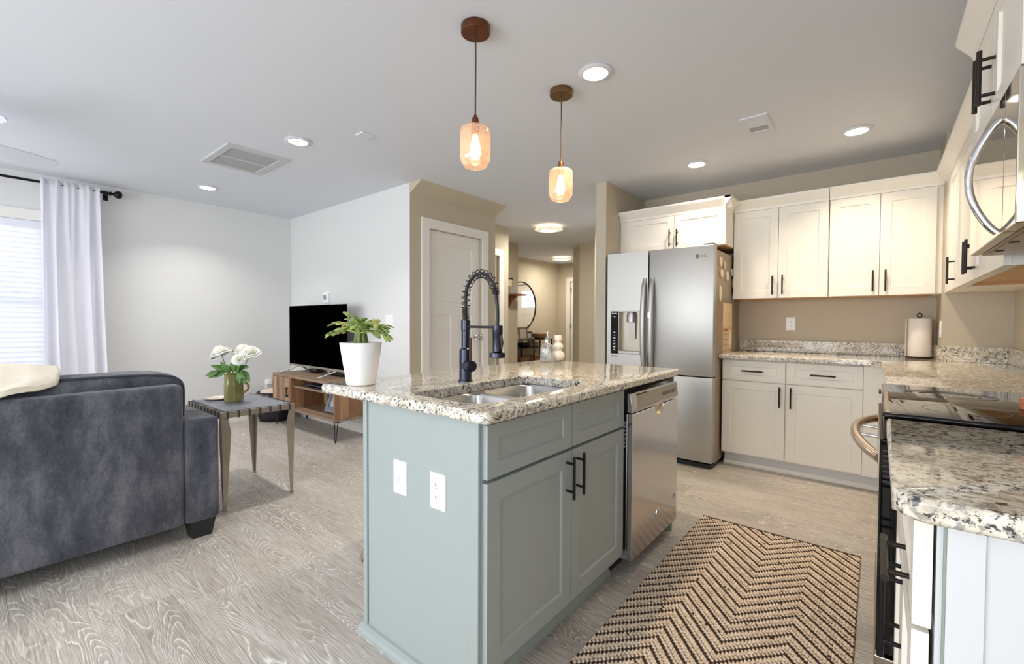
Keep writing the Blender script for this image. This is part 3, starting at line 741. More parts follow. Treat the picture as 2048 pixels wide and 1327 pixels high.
# island worktop with sink cut-out
def slab_hole(outer, inner, z0, z1, r, seg=4):
    mb = MB(); n = len(outer)
    def off(loop, d):
        out = []
        for i in range(n):
            a = Vector(loop[i-1]); b_ = Vector(loop[(i+1) % n]); t_ = (b_-a).normalized(); out.append((loop[i][0]-t_.y*d, loop[i][1]+t_.x*d))
        return out
    rings = []
    rings.append([(x, y, z0) for x, y in inner]); 
    for k in range(seg+1):
        a = PI/2*k/seg; rings.append([(x, y, z0+r-r*math.cos(a)) for x, y in off(outer, r-r*math.sin(a))])
    for k in range(seg+1):
        a = PI/2*k/seg; rings.append([(x, y, z1-r+r*math.sin(a)) for x, y in off(outer, r-r*math.cos(a))])
    rings.append([(x, y, z1) for x, y in off(inner, -.003)]); rings.append([(x, y, z1-.003) for x, y in inner])
    R_ = mb.rings(rings, cap0=False, cap1=False)
    for i in range(n): mb.bm.faces.new((R_[-1][i], R_[-1][(i+1) % n], R_[0][(i+1) % n], R_[0][i]))
    return mb
SX0, SX1, SY0, SY1 = -1.285, -.925, .985, 1.668
top = obj('island_worktop', slab_hole(rrect(-1.745, -.828, .905, 2.475, .03), rrect(SX0, SX1, SY0, SY1, .07), .8765, .912, .012), M['granite'], smooth=True)
tag(top, 'cream and black speckled granite island worktop with sink cut-out', 'worktop')
# undermount double sink
sk = thing('kitchen_sink', 'undermount stainless double bowl sink in the island', 'sink', (-1.1, 1.33, .876))
def bowl(y0, y1, name):
    mb = MB(); x0, x1 = SX0-.008, SX1+.006; k = 6
    seq = [(0., .002, .8755), (.013, .055, .8750), (.018, .06, .868), (.026, .06, .76), (.034, .055, .706), (.055, .05, .692), (.09, .045, .688)]
    R_ = [[(x, y, z) for x, y in rrect(x0+i_, x1-i_, y0+i_, y1-i_, max(rr, .001), k)] for i_, rr, z in seq]
    mb.rings(R_, cap0=False, cap1=True)
    o = obj(name, mb, M['ss_sink'], sk, True)
    cx, cy = (x0+x1)/2-.02, (y0+y1)/2
    obj('drain', MB().lathe([(.055, .0), (.055, .003), (.042, .004), (.036, -.0005), (.004, .0003)], (cx, cy, .6885), 28), M['chrome'], sk, True)
bowl(SY0-.008, 1.326, 'bowl'); bowl(1.326, SY1+.008, 'bowl')

# spring faucet
fx, fy = -1.352, 1.345
fc = thing('kitchen_faucet', 'tall dark spring-neck faucet behind the island sink', 'faucet', (fx, fy, .912))
sd = Vector((.99, -.14, 0)).normalized()          # direction the spout points
G = M['gunmetal']; Z0 = .912
obj('body', MB().lathe([(.031, 0), (.031, .006), (.026, .008), (.026, .135), (.0215, .138), (.0175, .142), (.0175, .215), (.0195, .217), (.0195, .258), (.012, .259)], (fx, fy, Z0), 28), G, fc, True)
vd = Vector((.80, -.30, 0)).normalized()
mb = MB(); a = Vector((fx, fy, Z0+.068)); mb.cyl(a+vd*.012, a+vd*.062, .0235, n=24); mb.cyl(a+vd*.062, a+vd*.0635, .0235, .021, n=24)
v = obj('valve', mb, G, fc, True)
obj('lever', MB().tube([a+vd*.048+Vector((0, 0, .02)), a+vd*.049+Vector((0, 0, .085)), a+vd*.050+Vector((0, 0, .118))], .0048, 8), mat('red_brown_lever', rgb(82, 52, 50), .35, .6), v, True)
# hose path
zt = Z0+.258; rA = .098
path = [Vector((fx, fy, zt+.015*k)) for k in range(7)]
zc = zt+.095
for k in range(1, 17):
    an = PI-PI*k/16*.94; path.append(Vector((fx, fy, zc+.078*0))+sd*(rA+rA*math.cos(an))+Vector((0, 0, .095*math.sin(an))))
hx = path[-1]
head_top = Vector((fx, fy, Z0+.234))+sd*.205
for k in range(1, 7): path.append(hx.lerp(head_top, k/6)+sd*.006*math.sin(PI*k/6))
obj('hose', MB().tube(path, .0072, 10), M['hose'], fc, True)
# coil around the first part of the hose
dense = []
for a_, b_ in zip(path, path[1:]):
    for k in range(12): dense.append(a_.lerp(b_, k/12))
cum = [0]
for a_, b_ in zip(dense, dense[1:]): cum.append(cum[-1]+(b_-a_).length)
def at_len(s_):
    import bisect
    i = min(max(bisect.bisect(cum, s_)-1, 0), len(dense)-2); t_ = (s_-cum[i])/max(cum[i+1]-cum[i], 1e-6)
    return dense[i].lerp(dense[i+1], t_), (dense[min(i+4, len(dense)-1)]-dense[max(i-4, 0)]).normalized()
coil = []; side = Vector((-sd.y, sd.x, 0)); L0 = 0; Lend = .392; turn = 0; s_ = 0
N = 26*16; turns = 0
while s_ < Lend:
    p, d = at_len(s_); u = side; w = d.cross(u).normalized()
    rr = .0145 if s_ < .05 else (.0135 if s_ > Lend-.03 else .0170)
    coil.append(p+(u*math.cos(turns)+w*math.sin(turns))*rr)
    pitch = .0072 if (s_ < .055 or s_ > Lend-.028) else .0235
    s_ += pitch/14; turns += 2*PI/14
obj('spring', MB().tube(coil, .0021, 6), M['hose'], fc, True)
arm0 = Vector((fx, fy, Z0+.231))
obj('docking_arm', MB().cyl(arm0+sd*.015, arm0+sd*.20, .0052, n=10), M['hose'], fc, True)
hb = Vector((fx, fy, Z0))+sd*.207
h_ = obj('spray_head', MB().lathe([(.012, .240), (.0205, .237), (.0205, .205), (.0195, .203), (.0195, .138), (.016, .135), (.031, .132), (.0315, .114), (.028, .112), (.01, .1125)], (hb.x, hb.y, Z0), 28), G, fc, True)
q = hb+sd*.021
obj('spray_trigger', MB().tube([(q.x, q.y, Z0+.20), (q.x+sd.x*.006, q.y+sd.y*.006, Z0+.17), (q.x+sd.x*.002, q.y+sd.y*.002, Z0+.148)], [.005, .006, .004], 8), M['hose'], h_, True)

# plates on the island end panel and on walls
def wall_plate(name, label, P, u, v, kind, w=.072, h=.116, mat_=None):
    """P(u,v,n): n<0 stands off the wall"""
    t = thing(name, label, 'wall plate', P(u, v, 0))
    mb = MB(); R_ = []
    for ins, n in ((0, 0), (0, -.003), (.004, -.006)):
        R_.append([P(a, b_, n) for a, b_ in rrect(u-w/2+ins, u+w/2-ins, v-h/2+ins, v+h/2-ins, .005, 3)])
    mb.rings(R_); obj('plate', mb, M['white_pl'], t)
    if kind == 'toggle':
        k = w/.072
        for i in range(int(round(k*1.0)) if w > .1 else 1):
            uu = u if w < .1 else u-w/2+w*(i+.5)/int(round(k))
            mb = MB(); mb.poly([P(uu-.005, v-.012, -.006), P(uu+.005, v-.012, -.006), P(uu+.005, v+.012, -.006), P(uu-.005, v+.012, -.006), P(uu-.004, v-.014, -.018), P(uu+.004, v-.014, -.018), P(uu+.004, v-.005, -.018), P(uu-.004, v-.005, -.018)],
                [(0, 1, 5, 4), (1, 2, 6, 5), (2, 3, 7, 6), (3, 0, 4, 7), (4, 5, 6, 7)]); obj('toggle', mb, M['white_pl'], t)
            for vv in (v-.030, v+.030): obj('screw', MB().cyl(P(uu, vv, -.006), P(uu, vv, -.0068), .003, n=10), M['white_pl'], t)
    elif kind == 'outlet':
        for vv in (v+.020, v-.020):
            mb = MB(); mb.rings([[P(u+.0165*math.cos(2*PI*i/20), vv+min(max(.0165*math.sin(2*PI*i/20), -.0135), .0135), n) for i in range(20)] for n in (-.006, -.0078)])
            rc = obj('receptacle', mb, M['white_pl'], t)
            mb = MB()
            for du in (-.006, .006): mb.poly([P(u+du+a, vv+b_, -.0081) for a, b_ in ((-.0011, -.001), (.0011, -.001), (.0011, .007), (-.0011, .007))], [(0, 1, 2, 3)])
            mb.poly([P(u+.0022*math.cos(i), vv-.0075+.0022*math.sin(i), -.0081) for i in (0, 1, 2, 3, 4, 5)], [(0, 1, 2, 3, 4, 5)])
            obj('slot', mb, M['shadow_pl'], rc)
    return t
PE = face_my(IY0-.005)
wall_plate('light_switch', 'white single toggle switch plate on the sage end panel', PE, -1.264, .628, 'toggle')
wall_plate('power_outlet', 'white duplex outlet on the sage end panel', PE, -1.070, .626, 'outlet')
wall_plate('power_outlet', 'white duplex outlet on the kitchen back wall above the backsplash', face_my(KY), -.587, 1.158, 'outlet')
wall_plate('power_outlet', 'white outlet seen edge on beside the paper towel roll', face_mx(.335), 4.24, 1.125, 'outlet')
wall_plate('light_switch', 'white double switch plate on the wall right of the television', face_my(TY), -3.676, 1.169, 'toggle', w=.118)
t = wall_plate('power_outlet', 'white low outlet with a plugged adapter by the black basket', face_px(LX), 2.335, .40, 'outlet')
obj('adapter', MB().box(LX+.006, LX+.05, 2.31, 2.36, .395, .445, .006), M['white_pl'], t)
t = thing('thermostat', 'white thermostat on the wall above the television', 'thermostat', (-4.845, TY, 1.425))
obj('body', MB().box(-4.905, -4.785, TY-.028, TY-.006, 1.37, 1.48, .006), M['white_pl'], t)
obj('display', MB().box(-4.885, -4.825, TY-.0295, TY-.0275, 1.405, 1.455), M['grey_pl'], t)
obj('back_plate', MB().box(-4.925, -4.775, TY-.006, TY, 1.355, 1.49, .002), M['white_pl'], t)

# plant, soap bottle, gourd on the island
pc = Vector((-1.60, 1.005, .912))
pp = thing('potted_plant', 'green and yellow cactus plant in a tapered white pot on the island', 'potted plant', pc)
obj('pot', MB().lathe([(.052, .0), (.056, .003), (.0805, .163), (.0805, .168), (.077, .168), (.074, .150), (.01, .148)], pc, 48), M['ceramic'], pp, True)
obj('soil', MB().lathe([(.0735, .150), (.05, .154), (.01, .155)], pc, 24, cap0=False), M['soil'], pp, True)
def leaf_strip(mb, p, d, up, L, w, n=6, droop=.0, fold=.25, tip=.15, pointed=False):
    """a tapering leaf blade with thickness; returns its end point and direction"""
    L_, R_, Mm = [], [], []
    p = Vector(p); d = Vector(d).normalized(); up = Vector(up)
    for i in range(n+1):
        t_ = i/n; ww = w*(.25+.75*math.sin(PI*min(1, .12+t_*.88))**.7) if i < n else w*tip
        if pointed: ww = w*max(.05, math.sin(PI*min(1, t_**.75))**1.1)
        s_ = d.cross(up).normalized(); nn = s_.cross(d).normalized()
        L_.append(p-s_*ww+nn*ww*fold); R_.append(p+s_*ww+nn*ww*fold); Mm.append(p.copy())
        p = p+d*(L/n); d = (d+Vector((0, 0, -droop/n))).normalized()
    th = Vector((0, 0, -.0012))
    vs = L_+Mm+R_; k = n+1
    fs = []
    for i in range(n): fs += [(i, i+1, k+i+1, k+i), (k+i, k+i+1, 2*k+i+1, 2*k+i)]
    mb.poly(vs, fs)
    return p, d
mb = MB(); rnd = random.Random(5)
stems = []
arms = [(-170, .42, .075), (-150, .55, .08), (160, .45, .085), (190, .3, .10), (175, .75, .08), (-120, .3, .06), (-60, .35, .06), (-35, .5, .08), (-10, .75, .085), (15, .6, .085), (5, .3, .09), (35, .9, .075), (60, 1.1, .07), (95, 1.5, .085), (110, 1.2, .08), (130, .9, .07), (-90, .6, .06), (-5, 1.2, .07), (25, .25, .08), (155, 1.15, .07), (-20, .2, .08), (200, .55, .08), (-75, .9, .05), (80, .5, .07)]
Ri = Rv
for az, el, ln in [(a, e, l*.80) for a, e, l in arms]+[(a+13, e*.9+.15, l*.74) for a, e, l in arms]:
    a = math.radians(az); side_ = Vector((Rv.x*math.cos(a)-Fv.x*math.sin(a)*.8, Rv.y*math.cos(a)-Fv.y*math.sin(a)*.8, 0))
    d = (side_+Vector((0, 0, el))).normalized()
    p = pc+Vector((rnd.uniform(-.02, .02), rnd.uniform(-.02, .02), .20))+Vector((0, 0, rnd.uniform(0, .03)))
    for sgm in range(2 if el > 1 else 3):
        up = Vector((rnd.uniform(-.3, .3), rnd.uniform(-.3, .3), 1)) if abs(d.z) < .8 else Vector((Fv.x, Fv.y, .1))
        p, d = leaf_strip(mb, p, d, up, ln*.56, rnd.uniform(.0095, .0135), 5, .28, .18, .6)
        d = (d+Vector((rnd.uniform(-.35, .35), rnd.uniform(-.35, .35), -.10))).normalized()
        if sgm == 1 and rnd.random() < .6:
            leaf_strip(mb, p, (d+Vector((rnd.uniform(-.9, .9), rnd.uniform(-.9, .9), .1))).normalized(), up, ln*.5, .011, 5, .5, .18, .6)
o = obj('foliage', mb, M['plantleaf'], pp, True)
so = o.modifiers.new('s', 'SOLIDIFY'); so.thickness = .0025
mb = MB()
for k in range(7):
    a = k*.9; mb.tube([pc+Vector((.022*math.cos(a), .022*math.sin(a), .150)), pc+Vector((.018*math.cos(a), .018*math.sin(a), .185)), pc+Vector((.012*math.cos(a), .012*math.sin(a), .23))], [.010, .008, .006], 7)
obj('stem', mb, mat('woody_green_stem', rgb(112, 128, 72), .6), pp, True)
sb = Vector((-1.628, 2.352, .912))
t = thing('soap_dispenser', 'ribbed clear glass pump bottle on the far end of the island', 'soap dispenser', sb)
rib = lambda a, z: 1+.022*math.cos(a*24)
obj('bottle', MB().lathe([(.042, 0), (.045, .004), (.045, .085), (.040, .10), (.022, .112), (.016, .114), (.016, .128)], sb, 96, wob=rib), M['bottle'], t, True, 80)
obj('liquid', MB().lathe([(.039, .004), (.041, .010), (.041, .060), (.01, .061)], sb, 32), M['bottle'], t, True)
mb = MB().lathe([(.019, .122), (.019, .140), (.008, .143), (.0055, .146), (.0055, .178), (.009, .18), (.009, .186), (.002, .188)], sb, 20)
mb.tube([sb+Vector((0, 0, .183))+Rv*.0, sb+Vector((0, 0, .185))-Rv*.03, sb+Vector((0, 0, .178))-Rv*.042], .0038, 8)
obj('pump', mb, M['chrome'], t, True)
obj('dip_tube', MB().cyl(sb+Vector((0, 0, .01)), sb+Vector((0, 0, .125)), .003, n=8), M['white_pl'], t, True)
gb = Vector((-1.60, 2.432, .912))
t = thing('gourd_ornament', 'stacked three-lobed white ceramic gourd beside the glass pump bottle', 'ornament', gb)
prof = [(.02, 0)]+[(.0405*math.cos(a)+.003, .034+.036*math.sin(a)) for a in [-1.1+.2*k for k in range(11)]]
prof += [(.031*math.cos(a)+.002, .094+.028*math.sin(a)) for a in [-.95+.2*k for k in range(10)]]
prof += [(.024*math.cos(a)+.002, .141+.022*math.sin(a)) for a in [-.9+.2*k for k in range(8)]]+[(.026, .163), (.024, .166), (.004, .16)]
obj('body', MB().lathe(prof, gb, 40, wob=lambda a, z: 1+.012*math.cos(a*9)), M['ceramic_m'], t, True, 70)
obj('wire_handle', MB().tube([gb+Rv*.02+Vector((0, 0, .15)), gb+Rv*.048+Vector((0, 0, .125)), gb+Rv*.052+Vector((0, 0, .11)), gb+Rv*.03+Vector((0, 0, .095))], .0018, 6), M['iron'], t, True)

# bar stool tucked under the overhang on the living side
bs = thing('bar_stool', 'grey wooden bar stool behind the island, one splayed leg showing', 'stool', (-1.73, 1.40, 0))
obj('seat', MB().lathe([(.10, .56), (.165, .565), (.17, .585), (.16, .60), (.02, .592)], (-1.70, 1.42, 0), 32), M['oak'], bs, True)
for (x, y), (tx, ty) in zip(((-1.925, 1.215), (-1.925, 1.62), (-1.53, 1.21), (-1.53, 1.62)), ((-1.78, 1.34), (-1.78, 1.50), (-1.63, 1.34), (-1.63, 1.50))):
    mb = MB(); a = Vector((x, y, 0)); b_ = Vector((tx, ty, .565)); R_ = []
    for p, r_ in ((a, .013), (b_, .020)): R_.append([p+Vector((dx*r_, dy*r_, 0)) for dx, dy in ((-1, -1), (1, -1), (1, 1), (-1, 1))])
    mb.rings(R_); obj('leg', mb, M['oak'], bs)
for z in (.22,):
    mb = MB(); f = z/.565
    L = [Vector((x, y, 0)).lerp(Vector((tx, ty, .565)), f) for (x, y), (tx, ty) in zip(((-1.925, 1.215), (-1.925, 1.62), (-1.53, 1.62), (-1.53, 1.21)), ((-1.78, 1.34), (-1.78, 1.50), (-1.63, 1.50), (-1.63, 1.34)))]
    for i in range(1, 4): obj('footrest', MB().cyl(L[i], L[(i+1) % 4], .009, n=10), M['oak'], bs, True)

# ---------------------------------------------------------------- kitchen back run
BY = 3.93
P = face_my(BY)
def base_unit(name, label, x0, x1, doors, Pm, mkbox):
    pass
bc = thing('base_cabinet', 'white two-door base cabinet with two drawers beside the fridge', 'cabinet', (-.45, 4.2, 0))
obj('carcass', MB().box(-.982, .045, BY+.021, KY-.002, .105, .876), M['cab'], bc)
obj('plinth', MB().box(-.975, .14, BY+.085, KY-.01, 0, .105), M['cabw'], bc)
obj('plinth_trim', MB().prism([(BY+.085, 0), (BY+.070, 0), (BY+.071, .02), (BY+.078, .032), (BY+.085, .036)], 0, -.98, .13), M['trim'], bc)
for a, b_ in ((-.980, -.537), (-.528, -.072)):
    d = obj('drawer', MB().panel(P, a, b_, .706, .862, .02, [(a+.055, b_-.055, .706+.045, .862-.045)], .007, .004), M['cab'], bc)
    bar_pull(P, (a+b_)/2, .784, .15, False, M['bronze_dark'], d)
    d = shaker(P, a, b_, .118, .698, M['cab'], bc)
    bar_pull(P, b_-.032 if a < -.9 else a+.032, .60, .155, True, M['bronze_dark'], d)
obj('filler', MB().box(-.070, .068, BY+.008, BY+.021, .105, .876), M['cab'], bc)

# right run: corner unit beyond the range, and the near unit
BXF = .048
P = face_mx(BXF)
bc2 = thing('base_cabinet', 'white base cabinet beyond the range in the corner', 'cabinet', (.35, 3.1, 0))
obj('carcass', MB().box(BXF+.021, RX-.002, 2.312, BY+.018, .105, .876), M['cab'], bc2)
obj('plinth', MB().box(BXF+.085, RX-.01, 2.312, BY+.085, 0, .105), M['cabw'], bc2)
for a, b_ in ((2.318, 2.93), (2.936, 3.55)):
    d = obj('drawer', MB().panel(P, a, b_, .706, .862, .02, [(a+.055, b_-.055, .751, .817)], .007, .004), M['cab'], bc2)
    bar_pull(P, (a+b_)/2, .784, .15, False, M['bronze_dark'], d)
    d = shaker(P, a, b_, .118, .698, M['cab'], bc2)
    bar_pull(P, b_-.035 if a < 2.5 else a+.035, .60, .155, True, M['bronze_dark'], d)
bc3 = thing('base_cabinet', 'white base cabinet with finished end panel nearest the camera', 'cabinet', (.35, 1.2, 0))
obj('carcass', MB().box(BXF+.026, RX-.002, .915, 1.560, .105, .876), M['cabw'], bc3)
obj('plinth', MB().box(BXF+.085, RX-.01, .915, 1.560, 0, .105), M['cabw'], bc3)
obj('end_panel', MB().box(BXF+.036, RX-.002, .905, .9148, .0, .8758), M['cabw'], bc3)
obj('panel_edge', MB().box(BXF+.033, BXF+.0358, .904, .9148, .10, .8755), M['greensage'], bc3)
obj('corner_stile', MB().box(BXF+.036, BXF+.075, .8995, .905, .0, .8755), M['cabw'], bc3)
a, b_ = .912, 1.555
d = obj('drawer', MB().panel(P, a, b_, .706, .866, .022, [(a+.055, b_-.055, .751, .821)], .007, .004), M['cab'], bc3)
bar_pull(P, 1.05, .745, .19, False, M['bronze_dark'], d)
for a, b_ in ((.912, 1.230), (1.236, 1.555)):
    d = shaker(P, a, b_, .118, .698, M['cab'], bc3)
    bar_pull(P, b_-.035 if a < 1.2 else a+.035, .575, .20, True, M['black'], d)

# worktops
CFX = .022
mb = MB()
fil = [(CFX-.055+.055*math.sin(q), BY-.072-.055+.055*math.cos(q)) for q in [PI/2*k/5 for k in range(6)]]
pts = [(-.99, BY-.072)]+fil+[(CFX, 2.306), (RX, 2.306), (RX, 4.17), (.335, 4.17), (.335, KY), (-.99, KY)]
mb.prism(pts, 2, .8765, .912, .009, 3)
o = obj('corner_worktop', mb, M['granite'], smooth=True); tag(o, 'L-shaped speckled granite worktop running from the fridge round the corner to the range', 'worktop')
mb = MB()
pts = [(CFX, 1.564), (CFX, .91)]+[(CFX+.035-.035*math.cos(q), .91-.035*math.sin(q)) for q in [PI/2*k/5 for k in range(1, 6)]]+[(RX, .875), (RX, 1.564)]
mb.prism(pts, 2, .8765, .912, .010, 3)
o = obj('near_worktop', mb, M['granite'], smooth=True); tag(o, 'speckled granite worktop in front of the range, nearest the camera', 'worktop')
for nm, a, lab in (('backsplash', (-.985, .333, KY-.022, KY), 'long granite backsplash strip under the outlet on the back wall'),
                   ('backsplash', (.315, RX-.022, 4.148, 4.17), 'granite backsplash strip on the boxed-out corner behind the paper towels'),
                   ('backsplash', (.314, .335, 4.17, KY-.022), 'short return of granite backsplash right beside the paper towel roll'),
                   ('backsplash', (RX-.022, RX, 2.306, 4.148), 'granite backsplash along the right wall beyond the range')):
    tag(obj(nm, MB().box(a[0], a[1], a[2], a[3], .912, 1.012, .002), M['granite']), lab, 'backsplash')

# wall cabinets
def crown(pts2d, axis, a, b_): return MB().prism(pts2d, axis, a, b_)
UY = 4.24; UZ0, UZ1 = 1.371, 2.125; CRZ = 2.200
P = face_my(UY)
def crown_y(Y, x0, x1, name, parent):
    obj(name, MB().prism([(Y+.02, UZ1-.015), (Y-.002, UZ1-.015), (Y-.006, UZ1+.004), (Y-.022, UZ1+.024), (Y-.045, UZ1+.052), (Y-.050, UZ1+.060), (Y-.050, CRZ-.001), (Y+.02, CRZ-.001)], 0, x0, x1), M['cab'], parent)
def crown_x(X, y0, y1, name, parent):
    obj(name, MB().prism([(X+.02, UZ1-.015), (X-.002, UZ1-.015), (X-.006, UZ1+.004), (X-.022, UZ1+.024), (X-.045, UZ1+.052), (X-.050, UZ1+.060), (X-.050, CRZ-.001), (X+.02, CRZ-.001)], 1, y0, y1), M['cab'], parent)
for lab, x0, x1 in (('tall white wall cabinet next to the fridge', -.982, -.306), ('tall white wall cabinet above the paper towels', -.302, .304)):
    w = thing('wall_cabinet', lab, 'cabinet', ((x0+x1)/2, 4.4, UZ0))
    obj('carcass', MB().box(x0, x1 if x1 < 0 else .343, UY+(.021 if x1 < 0 else .0205), KY-.001, UZ0, UZ1), M['cab'], w)
    xm = (x0+x1)/2
    for a, b_ in ((x0+.003, xm-.0018), (xm+.0018, x1-.003)):
        d = shaker(P, a, b_, UZ0, UZ1-.017, M['cab'], w)
        bar_pull(P, b_-.034 if b_ < xm else a+.034, 1.475, .155, True, M['bronze_dark'], d)
    crown_y(UY, x0, x1 if x1 < 0 else .39, 'crown_molding', w)
    obj('bottom', MB().box(x0+.012, x1-.012, UY+.03, KY-.002, UZ0-.004, UZ0-.0005), M['maple'], w)
OY = 3.99
P = face_my(OY)
w = thing('fridge_cabinet', 'low two-door white cabinet above the fridge', 'cabinet', (-1.44, 4.25, 1.81))
obj('carcass', MB().box(-1.922, -.985, OY+.021, KY-.001, 1.815, UZ1), M['cab'], w)
for a, b_ in ((-1.878, -1.414), (-1.410, -.987)):
    d = obj('door', MB().panel(P, a, b_, 1.816, UZ1-.017, .02, [(a+.055, b_-.055, 1.866, UZ1-.062)], .008, .004), M['cab'], w)
    bar_pull(P, b_-.03 if a < -1.5 else a+.03, 1.91, .15, True, M['bronze_dark'], d)
obj('filler', MB().box(-1.922, -1.881, OY+.006, OY+.021, 1.815, UZ1), M['cab'], w)
crown_y(OY, -1.922, -.937, 'crown_molding', w)
obj('crown_return', MB().prism([(-.987, UZ1-.015), (-.981, UZ1-.015), (-.977, UZ1+.004), (-.962, UZ1+.024), (-.939, UZ1+.052), (-.935, UZ1+.060), (-.935, CRZ-.001), (-.987, CRZ-.001)], 1, OY-.05, UY-.05), M['cab'], w)
obj('bottom', MB().box(-1.91, -.995, OY+.025, KY-.003, 1.809, 1.8145), M['maple'], w)
UX = .34
P = face_mx(UX)
w = thing('corner_wall_cabinet', 'narrow single-door wall cabinet in the kitchen corner', 'cabinet', (.5, 3.9, UZ0))
obj('carcass', MB().box(UX+.021, RX-.001, 3.605, 4.169, UZ0, UZ1), M['cab'], w)
obj('filler', MB().box(UX+.004, UX+.021, 4.0, UY+.02, UZ0, UZ1), M['cab'], w)
d = shaker(P, 3.61, 3.995, UZ0, UZ1-.017, M['cab'], w); bar_pull(P, 3.645, 1.475, .155, True, M['bronze_dark'], d)
crown_x(UX, 3.605, 4.24, 'crown_molding', w)
w2 = thing('wall_cabinet', 'two-door wall cabinet right of the corner, beside the microwave', 'cabinet', (.5, 2.96, UZ0))
mb = MB(); mb.rings([[(x, y, z) for x, y in rc] for rc, z in (((((UX+.021, 2.326), (RX-.001, 2.326), (RX-.001, 3.602), (UX+.021, 3.602))), UZ1), ((((UX+.021, 2.326), (RX-.001, 2.326), (RX-.001, 3.602), (UX+.021, 3.602))), UZ0), ((((UX+.04, 2.345), (RX-.02, 2.345), (RX-.02, 3.583), (UX+.04, 3.583))), UZ0), ((((UX+.04, 2.345), (RX-.02, 2.345), (RX-.02, 3.583), (UX+.04, 3.583))), UZ0+.03))])
obj('carcass', mb, M['cab'], w2)
obj('bottom', MB().box(UX+.041, RX-.021, 2.346, 3.582, UZ0+.02, UZ0+.0299), M['maple'], w2)
for a, b_ in ((2.329, 2.964), (2.968, 3.600)):
    d = shaker(P, a, b_, UZ0, UZ1-.017, M['cab'], w2); bar_pull(P, b_-.034 if a < 2.5 else a+.034, 1.475, .155, True, M['bronze_dark'], d)
crown_x(UX, 2.31, 3.604, 'crown_molding', w2)
obj('light_rail', MB().box(UX+.06, RX-.021, 3.5, 3.515, UZ0+.002, UZ0+.0199), M['maple'], w2)
# cabinet over the microwave
VX = .254; VZ0 = 1.783
P = face_mx(VX)
w3 = thing('microwave_cabinet', 'deep two-door wall cabinet above the microwave at the right edge', 'cabinet', (.45, 1.96, VZ0))
obj('carcass', MB().box(VX+.021, RX-.001, 1.60, 2.318, VZ0, UZ1), M['cab'], w3)
for a, b_ in ((1.602, 1.957), (1.961, 2.316)):
    d = obj('door', MB().panel(P, a, b_, VZ0, UZ1-.017, .02, [(a+.055, b_-.055, VZ0+.05, UZ1-.062)], .008, .004), M['cab'], w3)
    bar_pull(P, b_-.03 if a < 1.7 else a+.03, 1.895, .16, True, M['bronze_dark'], d, off=.034, r=.0065)
crown_x(VX, 1.60, 2.33, 'crown_molding', w3)

# microwave
MX = .250; MY0, MY1, MZ0, MZ1 = 1.598, 2.288, 1.405, 1.781
mw = thing('microwave', 'mirror-finish over-range microwave with arched vertical handle', 'microwave', (.45, 1.95, MZ0))
obj('housing', MB().box(MX+.03, RX-.001, MY0, MY1, MZ0, MZ1-.001), M['steel_p'], mw)
obj('door', MB().box(MX, MX+.029, 1.745, MY1, MZ0+.002, MZ1-.002, .003), M['mwmirror'], mw)
obj('control_panel', MB().box(MX, MX+.029, MY0, 1.742, MZ0+.002, MZ1-.002, .003), M['mwmirror'], mw)
mb = MB(); hp = []
for k in range(25):
    t_ = k/24; hp.append(Vector((MX-.004-.058*math.sin(PI*t_)**.8, 1.775, MZ0+.006+t_*.302)))
R_ = []
for i, p in enumerate(hp):
    d = (hp[min(i+1, 24)]-hp[max(i-1, 0)]).normalized(); n_ = d.cross(Vector((0, 1, 0))).normalized()
    R_.append([p+Vector((0, 1, 0))*.0105*math.cos(q)+n_*.009*math.sin(q) for q in [2*PI*k/14 for k in range(14)]])
mb.rings(R_); obj('handle', mb, M['chrome'], mw, True)
obj('vent_grille', MB().box(MX+.04, RX-.05, MY0+.03, MY1-.03, MZ0-.004, MZ0-.0003), M['steel_p'], mw)
for k in range(3): obj('screw', MB().cyl((MX+.05, MY0+.12+k*.2, MZ0-.0045), (MX+.05, MY0+.12+k*.2, MZ0-.006), .011, n=14), M['shadow_pl'], mw)
obj('task_lamp', MB().box(MX+.10, MX+.20, MY0+.12, MY0+.24, MZ0-.006, MZ0-.0043), mat('lamp_cover', rgb(240, 226, 190), .3), mw)

# range
rg = thing('range', 'black glass-top electric range between the two right-hand worktops', 'range', (.35, 1.93, 0))
obj('body', MB().box(.055, RX-.005, 1.568, 2.302, .02, .905), M['blackside'], rg)
mb = MB().box(.014, RX-.03, 1.558, 2.311, .9125, .926, .006, 3)
ct = obj('cooktop', mb, M['glassblk'], rg, True)
obj('front_rim', MB().box(.020, .030, 1.575, 2.297, .9262, .9272), M['steel_p'], ct)
def burner(cx, cy, r):
    mb = MB().lathe([(r, .9263), (r, .9267), (r-.0016, .9267), (r-.0016, .9263)], (cx, cy, 0), 56, False, False)
    obj('burner_ring', mb, M['ring'], ct)
for cx, cy, r in ((.19, 2.10, .115), (.19, 2.10, .078), (.19, 1.74, .088), (.47, 2.11, .078), (.47, 1.74, .10)): burner(cx, cy, r)
obj('manifold', MB().box(.018, .055, 1.570, 2.300, .855, .9045), M['blackside'], rg)
dr = obj('oven_door', MB().box(.010, .0548, 1.572, 2.298, .265, .85, .004), M['glassblk'], rg)
obj('door_trim', MB().box(.007, .0098, 1.572, 2.298, .72, .849), M['steel_p'], dr)
mb = MB()
for k in range(7): mb.box(.0545, .0165, 1.5700, 1.5718, .735+k*.014, .740+k*.014)
obj('vent_slot', mb, M['shadow_pl'], dr)
mb = MB(); hp = []
for k in range(29):
    t_ = k/28; y = 1.60+t_*.67; b_ = math.sin(PI*t_)**.75; hp.append(Vector((.012-.066*b_, y, .792+.012*b_)))
mb.tube(hp, .0145, 14)
obj('handle', mb, mat('handle_steel', rgb(226, 206, 186), .22, .9), dr, True)
